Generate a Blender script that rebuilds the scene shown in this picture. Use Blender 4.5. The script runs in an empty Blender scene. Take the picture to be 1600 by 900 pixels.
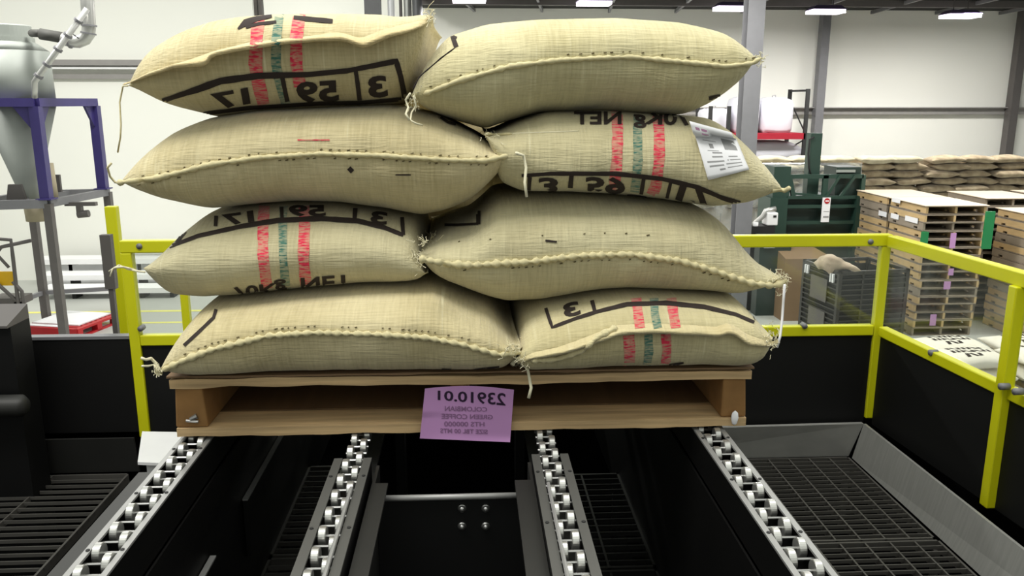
import bpy, bmesh, math, random
from mathutils import Vector, Matrix, noise
from mathutils.bvhtree import BVHTree
random.seed(7)
S = bpy.context.scene
COL = S.collection
# ------------------------------------------------------------------ camera
FPX = 1290.0
PITCH, YAW = math.radians(12.76), math.radians(-2.9)
CAMZ = 4.0
cd = bpy.data.cameras.new('camera'); cam = bpy.data.objects.new('camera', cd); COL.objects.link(cam)
cam.location = (0, 0, CAMZ); cam.rotation_euler = (math.pi/2-PITCH, 0, YAW)
cd.sensor_width = 36; cd.lens = FPX/1600*36; cd.clip_start = .05; cd.clip_end = 200
S.camera = cam
# ------------------------------------------------------------------ light and exposure
w = bpy.data.worlds.new('world'); S.world = w; w.use_nodes = True
bg = w.node_tree.nodes['Background']; bg.inputs[1].default_value = 1.0
_nt = w.node_tree; _tc = _nt.nodes.new('ShaderNodeTexCoord'); _sx = _nt.nodes.new('ShaderNodeSeparateXYZ'); _mr = _nt.nodes.new('ShaderNodeValToRGB')
_nt.links.new(_tc.outputs['Generated'], _sx.inputs[0]); _nt.links.new(_sx.outputs['Z'], _mr.inputs[0]); _nt.links.new(_mr.outputs[0], bg.inputs[0])
_mr.color_ramp.elements[0].position = 0.0; _mr.color_ramp.elements[0].color = (.26, .27, .25, 1)      # hall seen level: dim
_mr.color_ramp.elements[1].position = .75; _mr.color_ramp.elements[1].color = (1.02, 1.05, .97, 1)     # ambient brightened overhead as soft top light
S.view_settings.view_transform = 'Standard'; S.view_settings.look = 'None'
S.view_settings.exposure = 0.0; S.view_settings.gamma = 1; S.view_settings.use_curve_mapping = False
def add_area_light(loc, size, power, col=(1, .98, .94), rot=(0, 0, 0)):
    l = bpy.data.lights.new('area_light', 'AREA'); l.shape = 'RECTANGLE'; l.size, l.size_y = size; l.energy = power; l.color = col
    o = bpy.data.objects.new('area_light', l); COL.objects.link(o); o.location = loc; o.rotation_euler = rot
    return o
add_area_light((-1.2, 0.9, 6.6), (2.6, 1.2), 105)      # pair of unseen area lights added over the machine and sacks
add_area_light((1.5, 2.6, 6.6), (2.6, 1.2), 60)
for lx, ly, pw in ((4, 13, 260), (10, 12, 260), (0, 22.5, 300), (3, 22.5, 260), (6.6, 22.5, 260), (10.1, 22.5, 300), (14.3, 22.5, 380)):
    add_area_light((lx, ly, 6.35), (1.6, .8), pw)
add_area_light((-9, 13, 8.2), (1.6, .8), 350); add_area_light((-4.5, 13, 8.2), (1.6, .8), 330); add_area_light((-5, 22.5, 8.8), (1.6, .8), 320)  # unseen lights added high up to brighten the left and back walls
# ------------------------------------------------------------------ pixel -> place
RM = (Matrix.Rotation(YAW, 3, 'Z') @ Matrix.Rotation(math.pi/2-PITCH, 3, 'X'))
CL = Vector((0, 0, CAMZ))
def ray(px, py): return RM @ Vector(((px-800)/FPX, -(py-450)/FPX, -1))
def atY(px, py, Y): d = ray(px, py); return CL + d*(Y/d.y)
def atZ(px, py, Z): d = ray(px, py); return CL + d*((Z-CAMZ)/d.z)
def atX(px, py, X): d = ray(px, py); return CL + d*(X/d.x)
# ------------------------------------------------------------------ materials
def lin(c):
    f = lambda v: (v/12.92 if v <= .04045 else ((v+.055)/1.055)**2.4)
    return (f(c[0]/255), f(c[1]/255), f(c[2]/255), 1)
def mat(name, rgb, rough=.6, metal=0., var=.12, scale=6., bump=0., spec=.5, stretch=None):
    m = bpy.data.materials.new(name); m.use_nodes = True; nt = m.node_tree; b = nt.nodes['Principled BSDF']
    b.inputs['Roughness'].default_value = rough; b.inputs['Metallic'].default_value = metal
    b.inputs['Specular IOR Level'].default_value = spec
    tc = nt.nodes.new('ShaderNodeTexCoord'); nz = nt.nodes.new('ShaderNodeTexNoise'); nz.inputs['Scale'].default_value = scale
    nz.inputs['Detail'].default_value = 6
    src = tc.outputs['Object']
    if stretch:
        mp = nt.nodes.new('ShaderNodeMapping'); mp.inputs['Scale'].default_value = stretch
        nt.links.new(src, mp.inputs[0]); src = mp.outputs[0]
    nt.links.new(src, nz.inputs['Vector'])
    mx = nt.nodes.new('ShaderNodeMix'); mx.data_type = 'RGBA'; c = lin(rgb)
    mx.inputs[6].default_value = tuple(v*(1-var) for v in c[:3])+(1,); mx.inputs[7].default_value = tuple(min(1, v*(1+var)) for v in c[:3])+(1,)
    nt.links.new(nz.outputs['Fac'], mx.inputs[0]); nt.links.new(mx.outputs[2], b.inputs['Base Color'])
    if bump:
        bp = nt.nodes.new('ShaderNodeBump'); bp.inputs['Strength'].default_value = bump; bp.inputs['Distance'].default_value = .01
        nt.links.new(nz.outputs['Fac'], bp.inputs['Height']); nt.links.new(bp.outputs[0], b.inputs['Normal'])
    return m
def burlap(name, rgb, dark, seedv=0., weave=1.0, warm=None):
    m = bpy.data.materials.new(name); m.use_nodes = True; nt = m.node_tree; b = nt.nodes['Principled BSDF']; L = nt.links.new; N = nt.nodes.new
    b.inputs['Roughness'].default_value = .95; b.inputs['Specular IOR Level'].default_value = .1
    b.inputs['Sheen Weight'].default_value = .25; b.inputs['Sheen Roughness'].default_value = .6
    tc = N('ShaderNodeTexCoord'); off = N('ShaderNodeMapping'); off.inputs['Location'].default_value = (seedv, seedv*.7, seedv*1.3)
    L(tc.outputs['Object'], off.inputs[0])
    def nse(scale3, detail=3):
        mp = N('ShaderNodeMapping'); mp.inputs['Scale'].default_value = scale3; L(off.outputs[0], mp.inputs[0])
        n = N('ShaderNodeTexNoise'); n.inputs['Scale'].default_value = 1; n.inputs['Detail'].default_value = detail; L(mp.outputs[0], n.inputs['Vector']); return n.outputs['Fac']
    def ramp(x, a, c_):
        r = N('ShaderNodeMapRange'); r.inputs[1].default_value = a; r.inputs[2].default_value = c_; L(x, r.inputs[0]); return r.outputs[0]
    big = ramp(nse((5, 5, 5), 5), .3, .7)
    warp = ramp(nse((190, 14, 14), 2), .3, .75)          # threads running round the sack: light vertical slubs
    weft = ramp(nse((13, 240, 240), 2), .3, .75)         # threads running along the sack
    slub = ramp(nse((95, 5, 5), 1), .64, .78)
    patch = ramp(nse((7, 9, 9), 2), .46, .62)
    def mul(a, c_):
        q = N('ShaderNodeMath'); q.operation = 'MULTIPLY'
        L(a, q.inputs[0])
        if isinstance(c_, float): q.inputs[1].default_value = c_
        else: L(c_, q.inputs[1])
        return q.outputs[0]
    def mix(f, A, B):
        q = N('ShaderNodeMix'); q.data_type = 'RGBA'; L(f, q.inputs[0])
        for i, v in ((6, A), (7, B)):
            if isinstance(v, tuple): q.inputs[i].default_value = v
            else: L(v, q.inputs[i])
        return q.outputs[2]
    c = mix(big, lin(dark), lin(rgb))
    c = mix(mul(weft, .30*weave), c, tuple(v*.62 for v in lin(dark)[:3])+(1,))
    c = mix(mul(warp, .30*weave), c, tuple(min(1, v*1.25) for v in lin(rgb)[:3])+(1,))
    c = mix(mul(slub, mul(patch, .5*weave)), c, lin((232, 226, 190)))
    L(c, b.inputs['Base Color'])
    bp = N('ShaderNodeBump'); bp.inputs['Strength'].default_value = .5; bp.inputs['Distance'].default_value = .002
    ad = N('ShaderNodeMath'); L(weft, ad.inputs[0]); L(warp, ad.inputs[1]); L(ad.outputs[0], bp.inputs['Height']); L(bp.outputs[0], b.inputs['Normal'])
    return m
def clear_mat(name, tint, refl, haze):
    m = bpy.data.materials.new(name); m.use_nodes = True; nt = m.node_tree; L = nt.links.new; N = nt.nodes.new
    nt.nodes.remove(nt.nodes['Principled BSDF']); out = nt.nodes['Material Output']
    tr = N('ShaderNodeBsdfTransparent'); tr.inputs[0].default_value = tint; gl = N('ShaderNodeBsdfGlossy'); gl.inputs['Roughness'].default_value = .08
    df = N('ShaderNodeBsdfDiffuse'); df.inputs[0].default_value = (.75, .76, .74, 1)
    tc = N('ShaderNodeTexCoord'); mp = N('ShaderNodeMapping'); mp.inputs['Rotation'].default_value = (.4, .5, .9); mp.inputs['Scale'].default_value = (1.2, 9, 1.2)
    nz = N('ShaderNodeTexNoise'); nz.inputs['Scale'].default_value = 1.3; nz.inputs['Detail'].default_value = 4; L(tc.outputs['Object'], mp.inputs[0]); L(mp.outputs[0], nz.inputs['Vector'])
    r = N('ShaderNodeMapRange'); r.inputs[1].default_value = .5; r.inputs[2].default_value = .85; r.inputs[3].default_value = haze*.25; r.inputs[4].default_value = haze*2.2; L(nz.outputs['Fac'], r.inputs[0])
    a = N('ShaderNodeMixShader'); a.inputs[0].default_value = refl; L(tr.outputs[0], a.inputs[1]); L(gl.outputs[0], a.inputs[2])
    c = N('ShaderNodeMixShader'); L(r.outputs[0], c.inputs[0]); L(a.outputs[0], c.inputs[1]); L(df.outputs[0], c.inputs[2]); L(c.outputs[0], out.inputs[0])
    return m
def emit(name, rgb, st):
    m = bpy.data.materials.new(name); m.use_nodes = True; b = m.node_tree.nodes['Principled BSDF']
    b.inputs['Base Color'].default_value = lin(rgb); b.inputs['Emission Color'].default_value = lin(rgb); b.inputs['Emission Strength'].default_value = st
    return m
def stripe_mat(name, rgb, seedv=0.):
    m = burlap(name, (205, 196, 160), (176, 166, 128), seedv); nt = m.node_tree; L = nt.links.new; N = nt.nodes.new; b = nt.nodes['Principled BSDF']
    old = b.inputs['Base Color'].links[0].from_socket
    tc = N('ShaderNodeTexCoord'); mp = N('ShaderNodeMapping'); mp.inputs['Scale'].default_value = (70, 260, 260)
    nz = N('ShaderNodeTexNoise'); nz.inputs['Scale'].default_value = 1; nz.inputs['Detail'].default_value = 1; L(tc.outputs['Object'], mp.inputs[0]); L(mp.outputs[0], nz.inputs['Vector'])
    r = N('ShaderNodeMapRange'); r.inputs[1].default_value = .38; r.inputs[2].default_value = .56; r.inputs[3].default_value = 1; r.inputs[4].default_value = .45; L(nz.outputs['Fac'], r.inputs[0])
    q = N('ShaderNodeMix'); q.data_type = 'RGBA'; L(r.outputs[0], q.inputs[0]); L(old, q.inputs[6]); q.inputs[7].default_value = lin(rgb); L(q.outputs[2], b.inputs['Base Color'])
    return m
M = dict(
    wall=mat('painted_wall', (238, 238, 230), .9, var=.03, scale=.4), floor=mat('concrete_floor', (176, 178, 172), .45, var=.06, scale=1.5),
    deck=mat('dark_roof_deck', (34, 34, 32), .9), steelg=mat('grey_painted_steel', (118, 118, 121), .5, .1), steeld=mat('dark_steel', (98, 94, 92), .5, .3),
    girt=mat('galvanised_girt', (150, 147, 144), .5, .2), yellow=mat('yellow_paint', (204, 204, 18), .35, var=.1), yline=mat('yellow_floor_paint', (226, 222, 120), .6),
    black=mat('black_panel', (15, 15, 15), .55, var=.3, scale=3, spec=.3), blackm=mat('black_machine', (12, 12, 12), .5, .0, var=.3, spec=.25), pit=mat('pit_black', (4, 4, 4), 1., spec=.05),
    grate=mat('grate_steel', (84, 82, 78), .5, .3), zinc=mat('brushed_zinc', (172, 172, 168), .42, .45, var=.2, scale=9, stretch=(1, 12, 1)),
    rail=mat('rail_steel', (152, 152, 150), .45, .35, var=.2, scale=20), raild=mat('rail_dark_steel', (44, 44, 42), .5, .3, var=.25), wheel=mat('polished_wheel', (196, 196, 192), .3, .8, var=.05),
    dark=mat('dark_rubber', (30, 30, 30), .7), wood=mat('pallet_pine', (198, 168, 124), .75, var=.7, scale=3, stretch=(1.2, 14, 26), bump=.25),
    flg=mat('inner_flange_steel', (88, 88, 85), .5, .3), wood_shade=mat('shaded_pine', (112, 86, 56), .8, var=.3, scale=4, stretch=(8, 1.2, 10), bump=.25), wend=mat('stringer_end_grain', (142, 104, 58), .8, var=.35, scale=22, bump=.3),
    card=mat('cardboard', (130, 104, 76), .85, var=.12, scale=5), ccard=mat('pale_cardboard', (234, 216, 192), .85, var=.06), purple=mat('purple_paper', (196, 146, 200), .8, var=.05, scale=9),
    stitch=mat('dark_stitch_thread', (96, 86, 58), .95), ink=mat('black_ink', (44, 34, 30), .9, var=.35, scale=60), inkp=mat('paper_ink', (40, 16, 50), .8), inks=mat('grey_ink', (138, 100, 140), .8), white=mat('white_paper', (238, 238, 240), .8, var=.02),
    grey=mat('grey_print', (150, 150, 150), .8), pinkp=mat('pink_print', (176, 130, 160), .8), string=mat('pale_string', (226, 220, 190), .9, var=.1), thread=mat('seam_thread', (204, 194, 152), .95, var=.3, scale=90),
    blue=mat('blue_purple_paint', (58, 50, 108), .4), hop=mat('hopper_grey', (150, 155, 149), .55, .0, var=.05), hose=mat('ribbed_hose', (70, 70, 66), .7), chrome=mat('shiny_tube', (190, 190, 186), .32, .7),
    tan=mat('tan_tube', (166, 156, 130), .6), benchw=mat('white_bench', (236, 236, 236), .5, var=.03), red=mat('red_plastic', (180, 24, 32), .45), redr=mat('red_beam', (150, 20, 40), .5),
    green=mat('machine_green', (36, 62, 52), .5, var=.2, scale=3), greend=mat('dark_green', (28, 48, 42), .5, var=.2), greens=mat('green_strap', (30, 130, 74), .5), bulk=mat('bulk_bag_white', (206, 206, 214), .8, var=.03, bump=.3),
    pal2=mat('stack_pine', (196, 168, 122), .8, var=.25, scale=3, stretch=(9, 1.2, 14)), pal3=mat('stack_pine_grey', (150, 138, 122), .85, var=.2, scale=3), crate=mat('crate_plastic', (50, 48, 46), .45, var=.2),
    clear=clear_mat('clear_panel', (.93, .95, .93, 1), .05, .05), film=clear_mat('plastic_film', (.9, .92, .92, 1), .18, .30), yel2=mat('orange_yellow', (226, 178, 20), .5),
    lamp=emit('lamp_glow', (255, 244, 255), 5.), lampbody=mat('lamp_housing', (96, 84, 120), .5), bolt=mat('bolt_steel', (170, 170, 168), .3, .9), wood2=mat('green_stain', (120, 150, 70), .8),
    wsack=mat('white_sack_weave', (226, 220, 206), .9, var=.06, scale=8, bump=.3), pvc=mat('pvc_plate', (228, 228, 228), .45))
RED, GRN = (214, 42, 74), (66, 112, 98)
# ------------------------------------------------------------------ mesh helpers
class MB:
    def __init__(s): s.v = []; s.f = []
    def add(s, vs, fs):
        n = len(s.v); s.v += [Vector(p) for p in vs]; s.f += [tuple(i+n for i in f) for f in fs]; return s
    def box(s, a, b):
        x0, y0, z0 = [min(p, q) for p, q in zip(a, b)]; x1, y1, z1 = [max(p, q) for p, q in zip(a, b)]
        return s.add([(x0,y0,z0),(x1,y0,z0),(x1,y1,z0),(x0,y1,z0),(x0,y0,z1),(x1,y0,z1),(x1,y1,z1),(x0,y1,z1)], [(0,3,2,1),(4,5,6,7),(0,1,5,4),(1,2,6,5),(2,3,7,6),(3,0,4,7)])
    def bar(s, p, q, w_, h_, up=(0, 0, 1)):
        p, q = Vector(p), Vector(q); d = (q-p).normalized(); u = Vector(up)
        if abs(d.dot(u)) > .98: u = Vector((0, 1, 0))
        r = d.cross(u).normalized()*w_/2; t = r.normalized().cross(d).normalized()*h_/2
        vs = [p-r-t, p+r-t, p+r+t, p-r+t, q-r-t, q+r-t, q+r+t, q-r+t]
        return s.add(vs, [(0,1,2,3),(7,6,5,4),(0,4,5,1),(1,5,6,2),(2,6,7,3),(3,7,4,0)])
    def hexa(s, bot, top):     # two quads -> solid
        return s.add(list(bot)+list(top), [(3,2,1,0),(4,5,6,7),(0,1,5,4),(1,2,6,5),(2,3,7,6),(3,0,4,7)])
    def tube(s, pts, r, seg=10, cap=True):
        pts = [Vector(p) for p in pts]; rs = r if isinstance(r, (list, tuple)) else [r]*len(pts); ring = []; n0 = len(s.v); pn = None
        for i, p in enumerate(pts):
            d = (pts[min(i+1, len(pts)-1)]-pts[max(i-1, 0)]).normalized()
            if pn is None: pn = d.orthogonal().normalized()
            else:
                pn = (pn-d*pn.dot(d)); pn = pn.normalized() if pn.length > 1e-6 else d.orthogonal().normalized()
            b = d.cross(pn)
            for k in range(seg):
                a = 2*math.pi*k/seg; s.v.append(p+(pn*math.cos(a)+b*math.sin(a))*rs[i])
        for i in range(len(pts)-1):
            for k in range(seg):
                a, b2 = n0+i*seg+k, n0+i*seg+(k+1) % seg; s.f.append((a, b2, b2+seg, a+seg))
        if cap: s.f.append(tuple(n0+k for k in range(seg))[::-1]); s.f.append(tuple(n0+(len(pts)-1)*seg+k for k in range(seg)))
        return s
    def lathe(s, prof, seg=32, c=(0, 0)):
        n0 = len(s.v)
        for r, z in prof:
            for k in range(seg): a = 2*math.pi*k/seg; s.v.append(Vector((c[0]+r*math.cos(a), c[1]+r*math.sin(a), z)))
        for i in range(len(prof)-1):
            for k in range(seg): a, b2 = n0+i*seg+k, n0+i*seg+(k+1) % seg; s.f.append((a, b2, b2+seg, a+seg))
        s.f.append(tuple(n0+k for k in range(seg))[::-1]); s.f.append(tuple(n0+(len(prof)-1)*seg+k for k in range(seg)))
        return s
    def build(s, name, m, parent=None, smooth=False, bevel=0., loc=None):
        me = bpy.data.meshes.new(name); off = Vector(loc) if loc is not None else Vector((0, 0, 0))
        if parent is not None and loc is None: off = world_loc(parent)
        me.from_pydata([tuple(v-off) for v in s.v], [], s.f); me.materials.append(M[m] if isinstance(m, str) else m)
        o = bpy.data.objects.new(name, me); COL.objects.link(o)
        if parent is not None: o.parent = parent
        else: o.location = off
        if smooth:
            for p in me.polygons: p.use_smooth = True
        if bevel:
            bv = o.modifiers.new('bevel', 'BEVEL'); bv.width = bevel; bv.segments = 2; bv.limit_method = 'ANGLE'
        return o
def world_loc(o):
    p = Vector((0, 0, 0))
    while o is not None: p += Vector(o.location); o = o.parent
    return p
def tag(o, label, cat, group=None):
    o['label'] = label; o['category'] = cat
    if group: o['group'] = group
    return o
def thing(name, label, cat, loc, group=None):
    o = bpy.data.objects.new(name, None); COL.objects.link(o); o.location = loc; o.empty_display_size = .1; return tag(o, label, cat, group)
def struct(o): o['kind'] = 'structure'; return o
def dup(o, loc, label, group=None):
    r = o.copy(); COL.objects.link(r); r.location = loc; r['label'] = label
    if group: r['group'] = group
    for ch in [c for c in bpy.data.objects if c.parent == o]:
        c2 = ch.copy(); COL.objects.link(c2); c2.parent = r
    return r
def interp(pts, x):
    if x <= pts[0][0]: return pts[0][1]
    for (a, b), (c, d) in zip(pts, pts[1:]):
        if x <= c: t = (x-a)/(c-a) if c > a else 0; return b+(d-b)*t
    return pts[-1][1]
def smoothpoly(pts, n=160):
    xs = [pts[0][0]+(pts[-1][0]-pts[0][0])*i/n for i in range(n+1)]; ys = [interp(pts, x) for x in xs]
    for _ in range(5): ys = [ys[0]]+[(ys[i-1]+2*ys[i]+ys[i+1])/4 for i in range(1, n)]+[ys[-1]]
    return list(zip(xs, ys))
# ================================================================== SETTING
fl = MB().box((-16, 2, -.1), (24, 27.1, 0)); struct(fl.build('floor', 'floor'))
struct(MB().box((-16, 19, 0), (atY(395, 20, 19).x, 19.12, 9)).build('wall_left', 'wall'))
struct(MB().box((-8, 27, 0), (26, 27.15, 7.6)).build('wall_back', 'wall'))
struct(MB().box((-1.4, 17, 6.82), (26, 27.2, 6.95)).build('ceiling', 'deck'))
g = atY(1290, 172, 26.8).z
struct(MB().box((6, 26.78, g-.14), (26, 27, g+.08)).box((6, 26.6, g+.06), (26, 27, g+.09)).build('trim_1', 'girt'))
gl = atY(85, 101, 19).z
struct(MB().box((-16, 18.85, gl-.02), (-4.75, 19, gl+.1)).box((-16, 18.9, gl-.3), (-4.75, 19, gl-.2)).build('trim_2', 'girt'))
struct(MB().box((-16, 18.8, gl-.1), (-4.75, 19, gl-.06)).build('trim_3', 'pvc'))
for i, (py, hw) in enumerate(((487, .06), (505, .05))):
    y = atZ(180, py, 0).y; struct(MB().box((-15, y-hw, 0), (2, y+hw, .004)).build('trim_%d' % (4+i), 'yline'))
# columns
c1 = atY(1181, 0, 15).x
co = MB().box((c1-.15, 14.9, 0), (c1+.15, 14.915, 7)).box((c1-.15, 15.185, 0), (c1+.15, 15.2, 7)).box((c1-.012, 14.915, 0), (c1+.012, 15.185, 7)).build('steel_column', 'steelg'); tag(co, 'wide grey steel column right of the sack stack', 'column')
c2 = atY(1284, 100, 26.6).x
co = MB().box((c2-.13, 26.45, 0), (c2+.13, 26.75, 6.82)).build('steel_column', 'steelg'); tag(co, 'slim grey steel column against the far wall behind the green machine', 'column')
c3 = atY(1585, 140, 26.6).x
co = MB().box((c3-.13, 26.45, 0), (c3+.13, 26.75, 6.82)).build('steel_column', 'steeld'); tag(co, 'dark steel column against the far wall at the right edge', 'column')
c4 = atY(404, 10, 20).x
co = MB().box((c4-.13, 19.6, 0), (c4+.06, 19.8, 8.6)).box((c4+.09, 19.6, 0), (c4+.16, 19.8, 8.6)).build('steel_column', 'steeld'); tag(co, 'dark steel column at the end of the left wall above the top left sack', 'column')
c5 = atY(583, 10, 22).x
co = MB().box((c5-.2, 21.8, 0), (c5+.2, 22.1, 8.6)).build('steel_column', 'steelg'); tag(co, 'grey steel column above the right end of the top left sack', 'column')
for px, r, m, l in ((611, .09, 'white', 'white vertical pipe beside the grey column above the top sacks'), (626, .04, 'steeld', 'thin dark vertical conduit beside the white pipe above the top sacks'), (637, .1, 'chrome', 'shiny vertical duct left of the ceiling edge above the top sacks'), (652, .13, 'steelg', 'wide grey vertical duct nearest the dark ceiling above the top sacks')):
    p = atY(px, 10, 22); tag(MB().tube([(p.x, 22, 0), (p.x, 22, 9)], r, 14).build('vertical_pipe', m, smooth=True), l, 'pipe')
# ceiling joists, lamps
g_ = 'steel joists under the dark roof'
jl = ['leftmost above the gap between the top sacks', 'second from the left end of the roof', 'third from the left end of the roof', 'above the middle of the top right sack', 'above the right half of the top right sack', 'left of the wide grey column', 'just right of the wide grey column', 'above the slim column by the far wall', 'between the slim column and the rightmost lamp', 'just left of the rightmost lamp', 'just right of the rightmost lamp', 'nearest the right edge']
for k in range(12):
    x = -1 + k*2.1
    jo = MB().bar((x, 17.2, 6.72), (x+1.2, 26.9, 6.74), .07, .1).build('roof_joist', 'steelg'); tag(jo, 'thin dark steel joist under the roof, %s' % jl[k], 'joist', g_)
jo = MB().box((-1.3, 24.2, 6.62), (26, 24.3, 6.8)).build('roof_beam', 'steeld'); tag(jo, 'dark beam running left to right under the roof', 'beam')
lamp_px = [(733, -1, 'leftmost bay lamp just above the gap between the two top sacks'), (928, 4, 'bay lamp above the middle of the top right sack'), (1143, 12, 'bay lamp just left of the wide grey column'), (1290, 17, 'bay lamp at the head of the slim column by the far wall'), (1500, 24, 'rightmost bay lamp near the right edge')]
for px, py, lb in lamp_px:
    p = atY(px, py, 23.2); z = p.z
    t = thing('bay_lamp', 'lit rectangular '+lb, 'lamp', (p.x, 23.2, z), 'bay lamps under the roof')
    MB().hexa([(p.x-.47, 22.9, z+.02), (p.x+.47, 22.9, z+.02), (p.x+.47, 23.5, z+.02), (p.x-.47, 23.5, z+.02)], [(p.x-.34, 23, z+.13), (p.x+.34, 23, z+.13), (p.x+.34, 23.4, z+.13), (p.x-.34, 23.4, z+.13)]).build('housing', 'lampbody', t)
    MB().box((p.x-.44, 22.92, z-.07), (p.x+.44, 23.48, z+.015)).build('diffuser', 'lamp', t)
    MB().tube([(p.x-.2, 23.2, z+.12), (p.x-.2, 23.2, 6.83)], .012, 6).build('hanger', 'steeld', t); MB().tube([(p.x+.2, 23.2, z+.12), (p.x+.2, 23.2, 6.83)], .012, 6).build('hanger', 'steeld', t)
# ================================================================== MACHINE
# near-black pit pan; walls added to keep stray light out
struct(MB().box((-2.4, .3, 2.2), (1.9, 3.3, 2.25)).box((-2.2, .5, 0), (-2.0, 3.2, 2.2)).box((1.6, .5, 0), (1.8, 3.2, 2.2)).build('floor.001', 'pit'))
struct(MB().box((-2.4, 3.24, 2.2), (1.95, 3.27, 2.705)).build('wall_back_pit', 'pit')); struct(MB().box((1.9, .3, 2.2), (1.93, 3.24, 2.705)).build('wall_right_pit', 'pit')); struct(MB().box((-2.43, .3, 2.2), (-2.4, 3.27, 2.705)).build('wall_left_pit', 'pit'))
# --- guard fence
FY = 3.15; ZT, ZM, ZB = 3.476, 3.098, 2.70
XL = atY(205, 450, FY).x; XR = 1.64
def post(name, x, y, z0, z1, par, s=.04): return MB().box((x-s/2, y-s/2, z0), (x+s/2, y+s/2, z1)).build(name, 'yellow', par, bevel=.004)
F = thing('guard_fence', 'yellow framed guard fence with black lower panels running behind the loaded pallet', 'fence', (0, FY, ZB))
MB().box((XL-.02, FY-.02, ZT-.035), (XR+.02, FY+.02, ZT+.012)).build('top_rail', 'yellow', F, bevel=.004)
MB().box((XL+.02, FY-.018, ZM-.022), (XR-.02, FY+.018, ZM+.02)).build('middle_rail', 'yellow', F, bevel=.004)
post('post', XL, FY, ZB, ZT-.035, F); post('post', XR, FY, ZB+.02, ZT-.035, F, .036)
post('post', atY(291, 485, FY).x, FY, ZM, ZT-.035, F, .03)
MB().box((XL+.02, FY-.004, ZM+.02), (XR-.02, FY+.002, ZT-.035)).build('clear_panel', 'clear', F)
MB().box((XL+.02, FY-.006, ZB), (XR-.02, FY+.006, ZM-.022)).build('black_panel', 'black', F)
for px, py in ((217, 385), (219, 514), (1258, 510), (1361, 378)):
    p = atY(px, py, FY-.025); MB().tube([p, p+Vector((0, .03, 0))], .011, 10).build('panel_clip', 'steelg', F, smooth=True)
G = thing('guard_fence', 'yellow framed guard fence with black lower panels along the right side of the machine', 'fence', (1.68, 2.6, ZB))
p0 = Vector((XR+.01, FY-.03, 0)); p1 = Vector((1.71, 2.42, 0)); p2 = Vector((1.76, 1.7, 0))
def Z(p, z): return Vector((p.x, p.y, z))
MB().bar(Z(p0, ZT-.012), Z(p2, ZT-.012), .04, .046).build('top_rail', 'yellow', G, bevel=.004)
MB().bar(Z(p0, ZM), Z(p2, ZM), .036, .04).build('middle_rail', 'yellow', G, bevel=.004)
q = Vector((1.692, 2.41, 0))
MB().box((q.x-.02, q.y-.02, ZB), (q.x+.02, q.y+.02, ZT-.034)).build('post', 'yellow', G, bevel=.004)
MB().box((q.x+.03, q.y-.10, ZB), (q.x+.065, q.y-.06, ZT-.034)).build('post', 'yellow', G, bevel=.004)
MB().bar(Z(p0, (ZM+ZT)/2), Z(p2, (ZM+ZT)/2), .006, ZT-ZM-.06).build('clear_panel', 'clear', G)
MB().bar(Z(p0, (ZM+ZB)/2-.01), Z(p2, (ZM+ZB)/2-.01), .012, ZM-ZB-.02).build('black_panel', 'black', G)
for px, py in ((1452, 551), (1562, 604), (1584, 612)):
    p = atX(px, py, q.x-.04); MB().tube([p, p+Vector((.03, 0, 0))], .011, 10).build('panel_clip', 'steelg', G, smooth=True)
# black wall, grey stub, tall yellow post at left
a = atY(60, 530, 3.2).z
B = thing('black_partition', 'low black partition with a pale top edge left of the yellow fence', 'partition', (-1.6, 3.2, 2.7))
MB().box((-2.3, 3.19, 2.7), (XL-.03, 3.22, a)).build('panel', 'black', B); MB().box((-2.3, 3.185, a), (XL-.03, 3.225, a+.012)).build('edge_strip', 'steelg', B)
p = atY(178, 352, 3.6)
tag(MB().box((p.x-.026, 3.58, 0), (p.x+.022, 3.62, atY(178, 322, 3.6).z)).build('yellow_post', 'yellow', bevel=.004), 'tall yellow post standing behind the left end of the fence', 'post')
p = atY(172, 400, 3.4)
tag(MB().box((p.x-.03, 3.39, 3.245), (p.x+.012, 3.42, 3.47)).box((p.x-.02, 3.395, 0), (p.x, 3.415, 3.245)).build('grey_bracket_post', 'steeld'), 'short dark grey bracket beside the left end of the yellow fence', 'post')
# --- kick plates
K = MB(); z0, z1 = 2.56, 2.71
tag(K.hexa([(.62, 3.12, z0), (1.56, 3.12, z0), (1.56, 3.13, z0), (.62, 3.13, z0)], [(.62, 3.06+.02, z1), (1.6, 3.1, z1), (1.6, 3.12, z1), (.62, 3.10, z1)]).build('kick_plate', 'zinc'), 'silver kick plate at the back of the right floor grate', 'kick plate')
tag(MB().hexa([(1.565, 3.1, z0), (1.585, .8, z0), (1.595, .8, z0), (1.575, 3.1, z0)], [(1.60, 3.1, z1), (1.64, .8, z1), (1.65, .8, z1), (1.61, 3.1, z1)]).build('kick_plate', 'zinc'), 'long silver kick plate running along the right side of the grate', 'kick plate')
tag(MB().hexa([(-2.2, 3.12, z0), (-1.33, 3.12, z0), (-1.33, 3.13, z0), (-2.2, 3.13, z0)], [(-2.2, 3.1, z1), (-1.33, 3.1, z1), (-1.33, 3.11, z1), (-2.2, 3.11, z1)]).build('kick_plate', 'raild'), 'dull dark kick plate at the back of the left floor grate', 'kick plate')
zz = 2.80
q1, q2, q3, q4 = atZ(215, 722, zz), atZ(330, 727, zz), atZ(345, 676, zz), atZ(222, 674, zz)
tag(MB().hexa([q1-Vector((0,0,.01)), q2-Vector((0,0,.01)), q3-Vector((0,0,.01)), q4-Vector((0,0,.01))], [q1, q2, q3, q4]).box((q1.x+.02, q1.y+.02, 2.25), (q1.x+.05, q1.y+.05, zz-.012)).build('cover_plate', 'pvc'), 'pale flat cover plate behind the left outer wheel rail', 'plate')
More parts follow.
